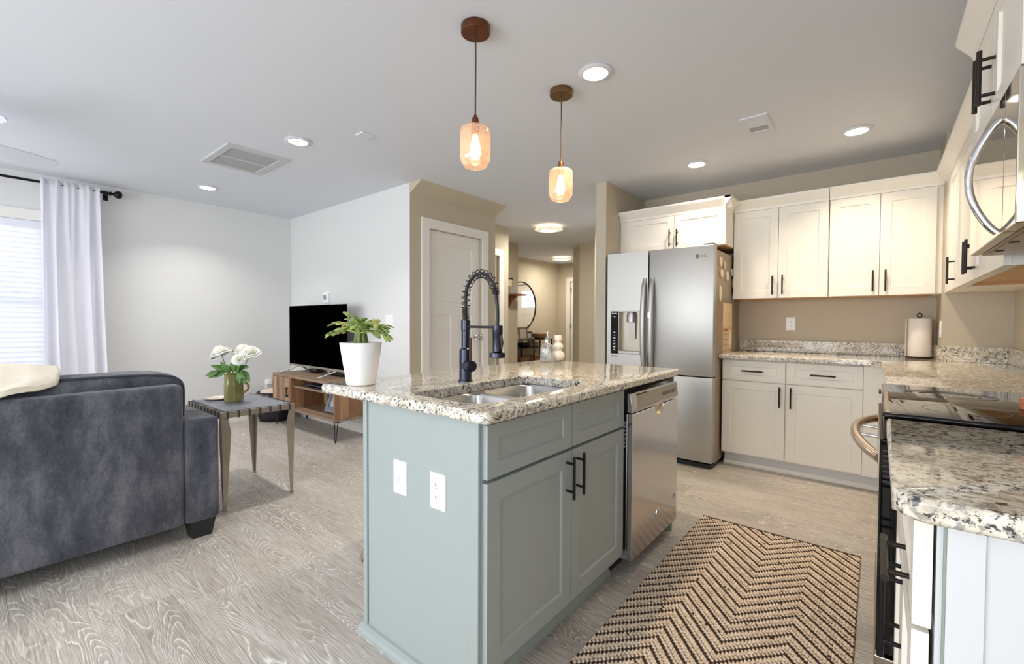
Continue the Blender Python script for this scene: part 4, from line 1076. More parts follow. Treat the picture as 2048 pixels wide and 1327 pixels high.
for y_ in (1.86, 2.02): obj('handle_bolt', MB().cyl((.008, y_, .80), (-.05, y_, .803), .005, n=10), M['chrome'], dr, True)
obj('drawer_front', MB().box(.008, .0548, 1.572, 2.298, .06, .255, .004), M['steel_p'], rg)
t = thing('canister', 'round red-brown lacquered canister standing on the cooktop at the right edge', 'canister', (.345, 1.865, .9262))
obj('pot', MB().lathe([(.03, 0), (.034, .002), (.035, .016), (.033, .018)], (.345, 1.865, .9264), 28), M['copperlid'], t, True)
obj('lid', MB().lathe([(.034, .0182), (.0355, .020), (.035, .032), (.03, .035), (.004, .036)], (.345, 1.865, .9264), 28), M['copperlid'], t, True)

# paper towels
pt = Vector((.236, 4.425, .912))
t = thing('paper_towel_roll', 'white paper towel roll on its holder in the corner', 'paper towels', pt)
obj('roll', MB().lathe([(.02, .012), (.066, .012), (.068, .016), (.068, .285), (.066, .289), (.02, .289)], pt, 40), M['paper'], t, True)
obj('loose_sheet', MB().prism([(pt.x-.066, pt.y-.008), (pt.x-.074, pt.y-.05), (pt.x-.080, pt.y-.058), (pt.x-.078, pt.y-.046), (pt.x-.0665, pt.y+.01)], 2, .926, 1.198), M['paper'], t)
obj('holder_base', MB().lathe([(.074, 0), (.076, .003), (.074, .008), (.02, .010)], pt, 36), M['bronze_dark'], t, True)
mb = MB().cyl(pt+Vector((0, 0, .009)), pt+Vector((0, 0, .30)), .006, n=12)
obj('post', mb, M['bronze_dark'], t, True)
ring = [pt+Vector((0, 0, .312))+Rv*.016*math.cos(2*PI*k/24)+Vector((0, 0, .016*math.sin(2*PI*k/24))) for k in range(24)]
obj('ring_finial', MB().tube(ring, .0038, 8, True), M['bronze_dark'], t, True)

# ---------------------------------------------------------------- fridge
GX0, GX1, GY, GS = -1.905, -.992, 3.70, -1.520
fr = thing('refrigerator', 'stainless side-by-side refrigerator with water dispenser', 'refrigerator', (-1.45, 4.1, 0))
obj('cabinet', MB().box(GX0+.004, GX1-.004, GY+.085, KY-.04, .035, 1.745, .004), M['fridge_side'], fr)
obj('kick_grille', MB().box(GX0+.01, GX1-.01, GY+.03, GY+.5, .0, .034), M['gasket'], fr)
obj('gasket', MB().box(GX0+.012, GX1-.012, GY+.073, GY+.0848, .04, 1.74), M['gasket'], fr)
def door(x0, x1, z0, z1, name): return obj(name, MB().box(x0, x1, GY, GY+.072, z0, z1, .006, 3), M['steel'], fr, True)
# left door with a hollow for the dispenser
ddx0, ddx1, ddz0, ddz1 = -1.868, -1.585, .883, 1.262
P = face_my(GY)
mb = MB(); us = [GX0, ddx0, ddx1, GS-.004]; vs = [.052, ddz0, ddz1, 1.775]
G_ = [[mb.bm.verts.new(P(u, v, 0)) for v in vs] for u in us]
for i in range(3):
    for j in range(3):
        if not (i == 1 and j == 1): mb.bm.faces.new((G_[i][j], G_[i+1][j], G_[i+1][j+1], G_[i][j+1]))
B = [mb.bm.verts.new(P(u, v, .066)) for u, v in ((ddx0, ddz0), (ddx1, ddz0), (ddx1, ddz1), (ddx0, ddz1))]
loop = [G_[1][1], G_[2][1], G_[2][2], G_[1][2]]
for k in range(4): mb.bm.faces.new((loop[k], loop[(k+1) % 4], B[(k+1) % 4], B[k]))
mb.bm.faces.new(B)
K = [mb.bm.verts.new(P(u, v, .072)) for u, v in ((GX0, .052), (GS-.004, .052), (GS-.004, 1.775), (GX0, 1.775))]
mb.bm.faces.new(K)
mb.bm.faces.new([G_[i][0] for i in range(4)]+[K[1], K[0]]); mb.bm.faces.new([G_[i][3] for i in range(4)]+[K[2], K[3]])
mb.bm.faces.new([G_[0][j] for j in range(4)]+[K[3], K[0]]); mb.bm.faces.new([G_[3][j] for j in range(4)]+[K[2], K[1]])
fd = obj('freezer_door', mb, M['steel'], fr)
rd = door(GS+.004, GX1, .735, 1.775, 'fridge_door'); dd = door(GS+.004, GX1, .052, .728, 'lower_door')
ds = obj('dispenser', MB().openbox(ddx0+.072, ddx1-.002, GY+.002, GY+.064, ddz0+.002, ddz1-.002, .004, 'y'), mat('dispenser_grey', rgb(196, 186, 172), .35, .5), fd)
pn = obj('control_panel', MB().box(ddx0+.001, ddx0+.070, GY-.002, GY+.05, ddz0+.002, ddz1-.002, .002), M['glassblk'], fd)
mb = MB(); px_ = ddx0+.036
for k, (w_, h_) in enumerate(((.018, .008), (.016, .006), (.022, .008), (.014, .006), (.018, .012), (.020, .014), (.016, .012))):
    zz = 1.075-k*.026; mb.box(px_-w_/2, px_+w_/2, GY-.0027, GY-.0021, zz-h_/2, zz+h_/2)
obj('panel_icon', mb, M['led'], pn)
mb = MB(); mb.box(ddx0+.010, ddx0+.024, GY-.0027, GY-.0021, 1.236, 1.250).box(ddx0+.030, ddx0+.060, GY-.0027, GY-.0021, 1.238, 1.248).box(ddx0+.026, ddx0+.045, GY-.0027, GY-.0021, 1.212, 1.218)
obj('panel_mark', mb, M['led'], pn)
sx = -1.690
obj('water_spout', MB().lathe([(.028, 1.262-.004), (.040, 1.228), (.040, 1.165), (.03, 1.163)], (sx, GY+.034, 0), 28, sy=.72), M['steel'], ds, True)
obj('paddle', MB().prism([(GY+.030, 1.162), (GY+.036, 1.160), (GY+.050, 1.02), (GY+.040, 1.018)], 0, sx-.028, sx+.038), mat('paddle_steel', rgb(206, 200, 192), .35, .5), ds)
obj('drip_tray', MB().box(ddx0+.076, ddx1-.006, GY-.004, GY+.058, ddz0+.006, ddz0+.028, .003), M['steel'], ds)
obj('model_tag', MB().box(ddx0+.004, ddx0+.066, GY-.0012, GY, .858, .868), M['logo'], fd)
for xx, d_, lab in ((GS-.033, fd, 1), (GS+.035, rd, 1)):
    mb = MB(); R_ = []
    for k in range(33):
        t_ = k/32; z = .745+t_*.80; b_ = min(1, math.sin(PI*t_)*1.0)**.6
        off = -.010-.052*b_; w_ = .016+.004*b_
        R_.append([(xx-w_, GY+off+.020, z), (xx-w_*.9, GY+off+.002, z), (xx-w_*.4, GY+off-.004, z), (xx+w_*.4, GY+off-.004, z), (xx+w_*.9, GY+off+.002, z), (xx+w_, GY+off+.020, z)] if .04 < t_ < .96 else [(xx-w_, GY+.001, z), (xx-w_*.9, GY-.010, z), (xx-w_*.4, GY-.014, z), (xx+w_*.4, GY-.014, z), (xx+w_*.9, GY-.010, z), (xx+w_, GY+.001, z)])
    mb.rings(R_); obj('handle', mb, mat('handle_satin_%d' % round(xx*-100), rgb(196, 184, 170), .22, 1) if False else M['steel'], d_, True)
obj('door_button', MB().box(GS+.024, GS+.046, GY-.0675, GY-.0655, 1.205, 1.245), M['chrome'], rd)
lx, lz = -1.075, 1.690
obj('logo_disc', MB().cyl((lx-.045, GY, lz), (lx-.045, GY-.0012, lz), .0165, n=28), M['logo'], rd)
obj('logo_mark', MB().box(lx-.047, lx-.0445, GY-.0018, GY-.0011, lz-.009, lz+.008).box(lx-.0445, lx-.036, GY-.0018, GY-.0011, lz-.009, lz-.0065), M['steel'], rd)
text('LG', .036, (lx+.004, GY-.0008, lz), (1, 0, 0), (0, 0, 1), M['logo'], rd)
obj('hinge_cover', MB().box(GX1-.09, GX1-.01, GY+.02, GY+.16, 1.7755, 1.792, .004).box(GX0+.01, GX0+.09, GY+.02, GY+.16, 1.7755, 1.792, .004), M['grey_pl'], fr)
# things stuck to the fridge side; plane faces +X
SXF = GX1-.004
def magnet(y, z, ry, rz, m, lab):
    o = obj('fridge_magnet', _mag(y, z, ry, rz), m, smooth=True); tag(o, lab, 'magnet', 'magnets on the fridge side'); return o
def _mag(y, z, ry, rz):
    mb = MB(); mb.rings([[(SXF+h, y+ry*s_*math.cos(2*PI*i/20), z+rz*s_*math.sin(2*PI*i/20)) for i in range(20)] for h, s_ in ((.0003, 1), (.010, 1), (.014, .8))]); return mb
for y, z, ry, rz, m, lab in ((3.87, 1.655, .034, .040, 'magn', 'large cream oval magnet at the top left of the fridge side'), (3.985, 1.635, .026, .036, 'papr', 'tan oval magnet at the top centre of the fridge side'),
    (4.215, 1.60, .034, .034, 'magn2', 'grey picture magnet at the top right of the fridge side'), (3.905, 1.565, .042, .036, 'magn', 'cream oval magnet in the left of the second magnet row'),
    (4.075, 1.555, .036, .042, 'magn', 'cream oval magnet in the middle of the second magnet row'), (4.295, 1.51, .032, .042, 'magn', 'cream oval magnet right of the second magnet row'),
    (4.29, 1.39, .032, .038, 'magn2', 'grey oval magnet lowest on the right'), (3.865, 1.40, .026, .066, 'magn', 'tall cream magnet above the calendar on the left')):
    magnet(y, z, ry, rz, M[m], lab)
SXF2 = SXF
cal = thing('wall_calendar', 'paper calendar sheet hanging on the fridge side', 'calendar', (SXF, 4.12, 1.1))
obj('sheet', MB().box(SXF+.0003, SXF+.002, 3.98, 4.275, .905, 1.33), M['papr'], cal)
mb = MB()
for k in range(5): mb.box(SXF+.0021, SXF+.0026, 3.985, 4.27, .93+k*.045, .933+k*.045)
for k in range(6): mb.box(SXF+.0021, SXF+.0026, 3.99+k*.052, 3.993+k*.052, .91, 1.135)
obj('grid_lines', mb, M['ink'], cal)
obj('month_banner', MB().box(SXF+.0021, SXF+.0026, 4.0, 4.13, 1.095, 1.112), M['inkred'], cal)
tag(obj('leaf_cutout', MB().prism([(4.155, .985), (4.165, 1.05), (4.205, 1.115), (4.25, 1.045), (4.255, .985), (4.2, .935)], 0, SXF+.003, SXF+.005), M['papw']), 'pale leaf-shaped paper cut-out overlapping the calendar', 'paper ornament')
ph = thing('photo_print', 'small framed black and cream print low on the fridge side', 'print', (SXF, 4.09, .8))
obj('sheet', MB().box(SXF+.0003, SXF+.002, 4.0, 4.17, .775, .905), M['papw'], ph)
obj('picture', MB().box(SXF+.0021, SXF+.0026, 4.03, 4.14, .80, .88), M['ink'], ph)

# ---------------------------------------------------------------- rug
rug = thing('runner_rug', 'tan and dark brown chevron woven jute runner on the kitchen floor', 'rug', (-.42, 2.0, 0))
X0, X1, Y0, Y1 = -.795, -.045, .55, 2.80
st = .0024; nx = int((X1-X0)/st); ny = int((Y1-Y0)/st)
CWX, CWY = .0100, .0110
def shift(c):
    q = (c+1) % 38; return q if q < 19 else 38-q
verts = []; cols = []
hs = {}
def hsh(i, j, k=0):
    key = (i, j, k)
    if key not in hs: hs[key] = random.Random(i*7349+j*131+k*17).random()
    return hs[key]
C1 = lin((214/255, 190/255, 165/255)); C2 = lin((66/255, 54/255, 47/255)); C3 = lin((242/255, 226/255, 208/255))
for j in range(ny+1):
    y = Y0+(Y1-Y0)*j/ny
    for i in range(nx+1):
        x = X0+(X1-X0)*i/nx
        ci = math.floor((x-X0)/CWX); fu = ((x-X0)/CWX) % 1
        rowf = (y+.5*CWY*(fu-.5))/CWY; cj = math.floor(rowf); fv = rowf % 1
        ph = (cj-shift(ci)) % 6
        dark = ph == 0 or (ph == 1 and fv < .66) or (ph == 3 and fv < .42 and fu > .25)
        if not dark and hsh(ci, cj, 5) < .01: dark = True
        a = 2*fu-1; b_ = 2*fv-1
        d2 = a*a*.95+b_*b_*.9+.5*a*b_
        bulge = math.sqrt(max(0, 1-d2*.8))
        h = (.0048 if not dark else .0022)*bulge+.0035+hsh(ci, cj, 2)*.0008
        edge = min(1, (Y1-y)/.02)
        if Y1-y < .012: h = .0060; colr = C2
        elif dark: colr = C2
        else:
            t_ = hsh(ci, cj, 1); g_ = 1-.12*(1-bulge)*0; colr = tuple(C1[k]*(1-t_)+C3[k]*t_ for k in range(3))
            if d2 > 1.12: colr = C2
        ex = x
        if i == 0 or i == nx: ex = x+(-1 if i == 0 else 1)*(.004*math.sin(y/CWY*2*PI)); 
        if i in (0, nx) or j in (0, ny): h = .001
        verts.append((ex+.42, y-2.0, h)); cols.append(colr+(1,))
faces = []
for j in range(ny):
    b_ = j*(nx+1)
    for i in range(nx): faces.append((b_+i, b_+i+1, b_+nx+2+i, b_+nx+1+i))
me = bpy.data.meshes.new('woven_field'); me.from_pydata(verts, [], faces); me.update()
ca = me.color_attributes.new('yarn', 'FLOAT_COLOR', 'POINT')
ca.data.foreach_set('color', [c for col in cols for c in col])
mm = bpy.data.materials.new('jute_yarn'); t_ = NT(mm); at_ = t_.n('ShaderNodeAttribute', attribute_name='yarn')
t_.set(t_.b.inputs['Base Color'], at_.outputs[0]); t_.b.inputs['Roughness'].default_value = .9; t_.b.inputs['Specular IOR Level'].default_value = .1
me.materials.append(mm); me.shade_smooth()
o = bpy.data.objects.new('woven_field', me); C.objects.link(o); o.parent = rug
obj('binding', MB().box(X0, X1, Y1-.011, Y1+.006, .0005, .0075, .003), mat('brown_binding', rgb(70, 56, 48), .9), rug)

# ---------------------------------------------------------------- sofa
SXb = -2.77
sf = thing('sofa', 'dark slate chenille sofa seen from behind at the left', 'sofa', (-3.2, -.3, 0))
def soft_box(x0, x1, y0, y1, z0, z1, r, sub=1, amp=.0, sc=6.):
    mb = MB(); mb.box(x0, x1, y0, y1, z0, z1, r, 3)
    return mb
def cushion(x0, x1, y0, y1, z0, z1, lean=0, puff=.03, n=18, seed=0):
    """soft pillow block: rounded-box grid, puffed faces; lean shifts x with z"""
    mb = MB(); V = {}
    cx, cy, cz = (x0+x1)/2, (y0+y1)/2, (z0+z1)/2; hx, hy, hz = (x1-x0)/2, (y1-y0)/2, (z1-z0)/2
    bmesh.ops.create_cube(mb.bm, size=2)
    bmesh.ops.subdivide_edges(mb.bm, edges=mb.bm.edges[:], cuts=n, use_grid_fill=True)
    for v in mb.bm.verts:
        a, b_, c = v.co
        e = 7.
        L = (abs(a)**e+abs(b_)**e+abs(c)**e)**(1/e); a, b_, c = a/L, b_/L, c/L
        pf = (1-b_*b_)*(1-c*c)
        x = cx+hx*a*(.55+.45*1)+math.copysign(puff, a)*pf*(abs(a)**2); y = cy+hy*b_*(1+.0*c); z = cz+hz*c+.012*(1-b_*b_)*(c > .5)
        nn = mnoise.noise(Vector((y*5+seed, z*5, x*5)))*.010
        x += lean*(z-z0)+nn; z += nn*.6*(c > 0)
        v.co = (x, y, z)
    return mb
obj('back', MB().box(SXb-.20, SXb, -1.45, .715, .095, .83, .022, 4), M['sofa'], sf, True)
obj('arm', MB().box(-3.72, SXb-.002, .717, .875, .095, .645, .020, 4), M['sofa'], sf, True)
obj('arm', MB().box(-3.72, SXb-.002, -1.61, -1.452, .095, .645, .020, 4), M['sofa'], sf, True)
obj('seat_base', MB().box(-3.70, SXb-.205, -1.45, .715, .095, .30, .015, 3), M['sofa'], sf, True)
for a, b_ in ((-.365, .712), (-1.445, -.37)): obj('seat_cushion', cushion(-3.74, SXb-.35, a, b_, .302, .46, 0, .012, 10), M['sofa'], sf, True)
mcol = mat('dark_piping', rgb(62, 64, 72), .85)
for a, b_, sd_ in ((-.365, .765, 3), (-1.445, -.37, 9)):
    bk = obj('back_cushion', cushion(SXb-.40, SXb-.135, a, b_, .45, .885, .10, .035, 18, sd_), M['sofa'], sf, True)
    pts = []; x0_, x1_, z0_, z1_ = SXb-.40, SXb-.135, .45, .885
    for k in range(72):
        t_ = 2*PI*k/72; cb, cc = math.cos(t_), math.sin(t_); q = max(abs(cb), abs(cc)); cb /= q; cc /= q; aa = .86
        L = (aa**7+abs(cb)**7+abs(cc)**7)**(1/7); aa /= L; cb /= L; cc /= L
        yy = (a+b_)/2+(b_-a)/2*cb; zz = (z0_+z1_)/2+(z1_-z0_)/2*cc+.012*(1-cb*cb)*(cc > .5)
        pts.append(((x0_+x1_)/2+(x1_-x0_)/2*aa+.10*(zz-z0_)+.004, yy+.004*cb, zz+.004*cc))
    obj('piping', MB().tube(pts, .0055, 8, True), mcol, bk, True)
for x, y in ((SXb-.08, .80), (SXb-.08, -1.53), (-3.62, .80), (-3.62, -1.53)):
    mb = MB(); mb.rings([[(x+sx_*.045, y+sy_*.045, .0) for sx_, sy_ in ((-1, -1), (1, -1), (1, 1), (-1, 1))], [(x+sx_*.06, y+sy_*.06, .096) for sx_, sy_ in ((-1, -1), (1, -1), (1, 1), (-1, 1))]])
    obj('foot', mb, mat('black_foot', rgb(30, 30, 32), .5) if x > -3 and y > 0 else bpy.data.materials['black_foot'], sf)
# knitted throw over the cushions
bl = thing('knit_throw', 'cream ribbed knit throw draped over the sofa back cushion', 'throw', (-2.95, 0, .9))
mb = MB(); NU, NV = 80, 150; g = []
prof = [(-3.17, .80), (-3.13, .885), (-3.06, .935), (-2.98, .948), (-2.91, .930), (-2.86, .900), (-2.815, .874), (-2.775, .862), (-2.752, .84), (-2.745, .78), (-2.742, .70)]
def prof_at(q):
    q = max(0, min(q, len(prof)-1.001)); i = int(q); f = q-i; return prof[i][0]*(1-f)+prof[i+1][0]*f, prof[i][1]*(1-f)+prof[i+1][1]*f
for i in range(NU+1):
    u = i/NU; y = .268-u*.75; row = []
    q1 = 5.0+2.6*min(1, u*4.2)**.9+1.2*max(0, u-.25)
    q0 = max(0, 2.2-u*9)
    for j in range(NV+1):
        v = j/NV; x, z = prof_at(q0+(q1-q0)*v)
        z += .007*math.sin(y*16+2)+.008*abs(math.sin(v*62))+.008*mnoise.noise(Vector((y*11, v*4, 1)))-.020*max(0, 1-u*9)
        row.append((x+.004*math.sin(v*120)*(v > .8), y+.02*math.sin(v*3.2)-.012, z))
    g.append(row)
V = [[mb.bm.verts.new(p) for p in row] for row in g]
for i in range(NU):
    for j in range(NV): mb.bm.faces.new((V[i][j], V[i+1][j], V[i+1][j+1], V[i][j+1]))
o = obj('blanket', mb, M['wool'], bl, True); so = o.modifiers.new('s', 'SOLIDIFY'); so.thickness = .014; so.offset = 1

# ---------------------------------------------------------------- side table, mug of roses
TX0, TX1, TY0, TY1, TZ = -3.705, -3.055, .975, 1.415, .607
tb = thing('side_table', 'bronze metal side table with slate leather strap top beside the sofa', 'side table', (-3.38, 1.2, 0))
mb = MB(); fo = [(TX0, TY0), (TX1, TY0), (TX1, TY1), (TX0, TY1)]; fi = [(TX0+.028, TY0+.028), (TX1-.028, TY0+.028), (TX1-.028, TY1-.028), (TX0+.028, TY1-.028)]
mb.rings([[(a, b_, z) for a, b_ in L] for L, z in ((fo, TZ-.036), (fo, TZ-.002), (fi, TZ-.002), (fi, TZ-.036))], cap0=False, cap1=False)
for a in range(4): pass
R_ = mb.bm.verts; mb.bm.verts.ensure_lookup_table()
for i in range(4): mb.bm.faces.new((R_[12+i], R_[12+(i+1) % 4], R_[(i+1) % 4], R_[i]))
obj('frame', mb, M['iron'], tb)
obj('leather_top', MB().box(TX0+.029, TX1-.029, TY0+.029, TY1-.029, TZ-.010, TZ+.002, .003), M['leather'], tb)
nxs, nys = 10, 7
def strap(x0, x1, y0, y1, axis, side):
    """a band wrapped round one frame bar, running back under the leather"""
    mb = MB(); e = .003
    if axis == 'x':   # bar runs along x; band width x0..x1
        yo, yi = (TY0-e, TY0+.05) if side < 0 else (TY1+e, TY1-.05)
        q = [(yi, TZ+.002), (yo, TZ+.0015), (yo, TZ-.040), (yi, TZ-.040), (yi, TZ-.037), (yo-e*side*.999, TZ-.037), (yo-e*side*.999, TZ-.0012), (yi, TZ-.0008)]
        mb.prism(q, 0, x0, x1)
    else:
        xo, xi = (TX0-e, TX0+.05) if side < 0 else (TX1+e, TX1-.05)
        q = [(xi, TZ+.002), (xo, TZ+.0015), (xo, TZ-.040), (xi, TZ-.040), (xi, TZ-.037), (xo-e*side*.999, TZ-.037), (xo-e*side*.999, TZ-.0012), (xi, TZ-.0008)]
        mb.prism(q, 1, y0, y1)
    return mb
for k in range(nxs):
    a = TX0+.05+k*(TX1-TX0-.10)/(nxs-1)
    for sd_ in (-1, 1): obj('strap', strap(a-.011, a+.011, 0, 0, 'x', sd_), M['strap'], tb)
for k in range(nys):
    a = TY0+.035+k*(TY1-TY0-.07)/(nys-1)
    for sd_ in (-1, 1): obj('strap', strap(0, 0, a-.0055, a+.0055, 'y', sd_), M['strap'], tb)
for sx_, sy_ in ((1, -1), (1, 1), (-1, 1), (-1, -1)):
    cx = TX1-.022 if sx_ > 0 else TX0+.022; cy = TY0+.022 if sy_ < 0 else TY1-.022
    mb = MB(); R_ = []
    for t_ in [k/12 for k in range(13)]:
        z = (TZ-.0365)*(1-t_); w_ = .030+.008*math.sin(PI*min(1, t_*2.2))*(t_ < .45) - .020*t_
        w_ = .052-.036*(t_-.16)/.84 if t_ > .16 else .036+.016*t_/.16
        d_ = .022-.014*t_; ox = -sx_*.025*math.sin(PI*t_*.9)*0; oy = 0
        xx, yy = cx+sx_*.021-sx_*.010*t_, cy+sy_*.021-sy_*.010*t_
        # angle-iron section: L shape
        th = .004
        L = [(0, 0), (-w_, 0), (-w_, th), (-th, th), (-th, w_), (0, w_)]
        R_.append([(xx+sx_*p*1.0, yy-sy_*(-q)*-1.0*-1 if False else yy-sy_*q, z) for p, q in L])
    mb.rings(R_); obj('leg', mb, M['iron'], tb)
    obj('foot_cap', MB().box(cx+sx_*.006-.011, cx+sx_*.006+.011, cy+sy_*.006-.011, cy+sy_*.006+.011, 0, .014, .003), M['iron'], tb)

jc = Vector((-3.418, 1.168, TZ+.0025))
jug = thing('ceramic_jug', 'olive green faceted jug holding white roses on the side table', 'jug', jc)
fac = lambda a, z: (1/math.cos(((a+.2) % (PI/4))-PI/8))*.965 if z < .125 else 1
obj('body', MB().lathe([(.052, 0), (.056, .004), (.056, .110), (.0565, .124), (.0555, .130), (.0555, .186), (.0565, .190), (.053, .190), (.050, .184), (.050, .03), (.01, .025)], jc, 48, wob=fac), M['olive'], jug, True, 25)
hp = [jc+Rv*(.052+.05*math.sin(PI*k/14)**.9)+Vector((0, 0, .150-.095*k/14)) for k in range(15)]
hp[0] = jc+Rv*.05+Vector((0, 0, .155)); 
obj('handle', MB().tube(hp, .0085, 10), M['gold'], jug, True)
def rose_bloom(c, r, axis, seed):
    mb = MB(); rn = random.Random(seed); ax = Vector(axis).normalized(); u = ax.orthogonal().normalized(); w = ax.cross(u)
    for layer, (nP, rad, hgt, op) in enumerate(((4, .28, .95, .10), (5, .5, .85, .35), (6, .75, .68, .7), (7, 1.0, .48, 1.05), (6, 1.12, .22, 1.3))):
        for k in range(nP):
            a = 2*PI*k/nP+layer*.6+rn.uniform(-.15, .15); dr_ = u*math.cos(a)+w*math.sin(a); tg = ax.cross(dr_)
            rings_ = []; n1, n2 = 5, 6
            wd = r*rad*1.25*PI/nP*1.25
            pts = []
            for i in range(n1+1):
                t_ = i/n1; row = []
                out = r*rad*(.18+.82*math.sin(t_*PI*.5*min(1, .7+op*.3))); up = r*hgt*(t_**.8)*1.05-r*.25-(r*.25*op*max(0, t_-.72)*2)
                for q in range(n2+1):
                    s_ = -1+2*q/n2; ww = wd*(.35+.65*math.sin(PI*min(1, .2+.62*t_)))*(1-.25*max(0, t_-.8)*4*s_*s_)
                    row.append(Vector(c)+dr_*(out-.22*ww*s_*s_)+tg*(ww*s_)+ax*(up+rn.uniform(-1, 1)*r*.02*t_-r*.12*t_*s_*s_))
                pts.append(row)
            Vv = [[mb.bm.verts.new(p) for p in row] for row in pts]
            for i in range(n1):
                for q in range(n2): mb.bm.faces.new((Vv[i][q], Vv[i][q+1], Vv[i+1][q+1], Vv[i+1][q]))
    return mb
tilt = -Fv
def rose(dx, dz, r, axis, seed, label, leaves):
    """dx along the picture, dz above the jug foot"""
    tip = jc+Rv*dx+Vector((0, 0, dz))+Fv*{3: 0, 5: .05, 8: -.02, 13: -.085}[seed]
    t = thing('white_rose', label, 'rose', jc+Vector((0, 0, .15)), 'white roses in the olive jug')
    o = obj('bloom', rose_bloom(tip, r, axis, seed), M['rose'], t, True, 80)
    so = o.modifiers.new('s', 'SOLIDIFY'); so.thickness = .0012
    base = jc+Rv*dx*.12+Vector((0, 0, .06))
    mid = jc+Rv*dx*.45+Vector((0, 0, .20))
    pts = [base.lerp(mid, k/6) for k in range(6)]+[mid.lerp(tip-Vector(axis).normalized()*r*.25, k/6) for k in range(7)]
    obj('stem', MB().tube(pts, .0028, 7), M['stem'], t, True)
    for (lx_, lz_, ang, ln, back) in leaves:
        mb = MB(); p = jc+Rv*lx_+Vector((0, 0, lz_))-Fv*back; d = Rv*math.cos(math.radians(ang))+Vector((0, 0, math.sin(math.radians(ang))))-Fv*.25
        leaf_strip(mb, p, d, (-Fv+Vector((0, 0, .6))), ln, ln*.25, 9, .3, .2, .04, True)
        l = obj('leaf', mb, M['green'], t, True); so = l.modifiers.new('s', 'SOLIDIFY'); so.thickness = .001
rose(-.088, .335, .067, (-.25, -.35, 1), 3, 'large white rose leaning left, farthest left in the jug', [(-.06, .215, 150, .085, .01), (-.05, .205, 195, .12, .0), (-.09, .20, 188, .085, .02), (-.055, .21, 110, .075, -.01)])
rose(.036, .350, .060, (0, -.4, 1), 5, 'white rose in the middle of the jug, tallest', [(.01, .20, 80, .10, .02), (-.005, .20, 120, .09, .03), (.03, .20, 50, .09, .02), (.02, .195, 100, .11, -.03)])
rose(.128, .342, .057, (.35, -.2, .9), 8, 'white rose at the upper right of the bunch', [(.05, .215, 25, .095, .02), (.06, .20, -50, .10, .03), (.05, .20, -25, .085, .04)])
rose(.092, .300, .042, (.6, -.4, .6), 13, 'smaller white rose drooping at the lower right of the bunch', [(.06, .205, -75, .085, .04), (.075, .21, -40, .10, .03), (.04, .21, 60, .075, .03)])
t = thing('shell_dish', 'pale scalloped shell dish left of the jug on the side table', 'dish', (-3.60, 1.13, TZ))
obj('dish', MB().lathe([(.05, .0025), (.075, .008), (.078, .012), (.06, .011), (.01, .008)], (-3.60, 1.13, TZ), 48, wob=lambda a, z: 1+.03*math.cos(a*12)), mat('tan_dish', rgb(196, 164, 130), .5), t, True)
mb = MB(); rnd = random.Random(2)
obj('shell', MB().lathe([(.065, .0125), (.058, .018), (.03, .021), (.01, .019)], (-3.60, 1.13, TZ), 48, wob=lambda a, z: 1+.07*math.cos(a*10)), M['ceramic_m'], t, True)

# ---------------------------------------------------------------- media console and television
AX0, AX1, AY0, AY1, AZ0, AZ1 = -5.28, -3.945, 2.20, 2.585, .205, .582
mc = thing('media_console', 'acacia wood media console on black hairpin legs', 'tv stand', (-4.6, 2.4, 0))
obj('top', MB().box(AX0, AX1, AY0, AY1, AZ1-.028, AZ1, .002), M['acacia_t'], mc)
obj('bottom', MB().box(AX0, AX1, AY0, AY1, AZ0, AZ0+.024, .002), M['acacia_t'], mc)
obj('side_panel', MB().box(AX1-.024, AX1, AY0, AY1, AZ0+.0243, AZ1-.0283), M['acacia_y'], mc)
obj('side_panel', MB().box(AX0, AX0+.024, AY0, AY1, AZ0+.0243, AZ1-.0283), M['acacia_y'], mc)
DXs = AX0+.42
obj('partition', MB().box(DXs, DXs+.022, AY0+.003, AY1-.02, AZ0+.0243, AZ1-.0283), M['acacia_y'], mc)
obj('back_panel', MB().box(AX0+.0243, AX1-.0243, AY1-.018, AY1-.004, AZ0+.0243, AZ1-.0283), M['acacia_x'], mc)
obj('shelf', MB().box(DXs+.0223, AX1-.0243, AY0+.03, AY1-.019, .455, .473), M['acacia_t'], mc)
d = obj('door', MB().box(AX0+.026, DXs-.003, AY0-.002, AY0+.018, AZ0+.027, AZ1-.031, .002), M['acacia_x'], mc)
hx = DXs-.035
obj('handle', MB().box(hx-.008, hx+.004, AY0-.028, AY0-.020, .352, .448, .002).box(hx-.032, hx+.004, AY0-.028, AY0-.0022, .440, .448).box(hx-.032, hx+.004, AY0-.028, AY0-.0022, .352, .360), M['black'], d)
for x, y, sx_, sy_ in ((AX1-.04, AY0+.035, 1, -1), (AX1-.04, AY1-.035, 1, 1), (AX0+.06, AY0+.035, -1, -1), (AX0+.06, AY1-.035, -1, 1)):
    foot = Vector((x+sx_*.018, y+sy_*.018, .006))
    a_ = Vector((x-.030, y, AZ0-.004)); b_ = Vector((x+.030, y, AZ0-.004))
    pts = [a_.lerp(foot+Vector((-.009, 0, .01)), k/6) for k in range(7)]+[foot+Vector((0, 0, -.001))]+[b_.lerp(foot+Vector((.009, 0, .01)), k/6) for k in range(6, -1, -1)]
    lg = obj('hairpin_leg', MB().tube(pts, .0052, 8), M['hair'], mc, True)
    obj('mount_plate', MB().box(x-.045, x+.045, y-.03, y+.03, AZ0-.0045, AZ0-.0003), M['hair'], lg)
tv = thing('television', 'black flat television standing on the wood console', 'television', (-4.7, 2.41, AZ1))
TVX0, TVX1, TVZ0, TVZ1, TVY = -5.318, -4.095, .650, 1.335, 2.405
obj('cabinet', MB().box(TVX0, TVX1, TVY+.004, TVY+.014, TVZ0, TVZ1, .002), M['screen'], tv)
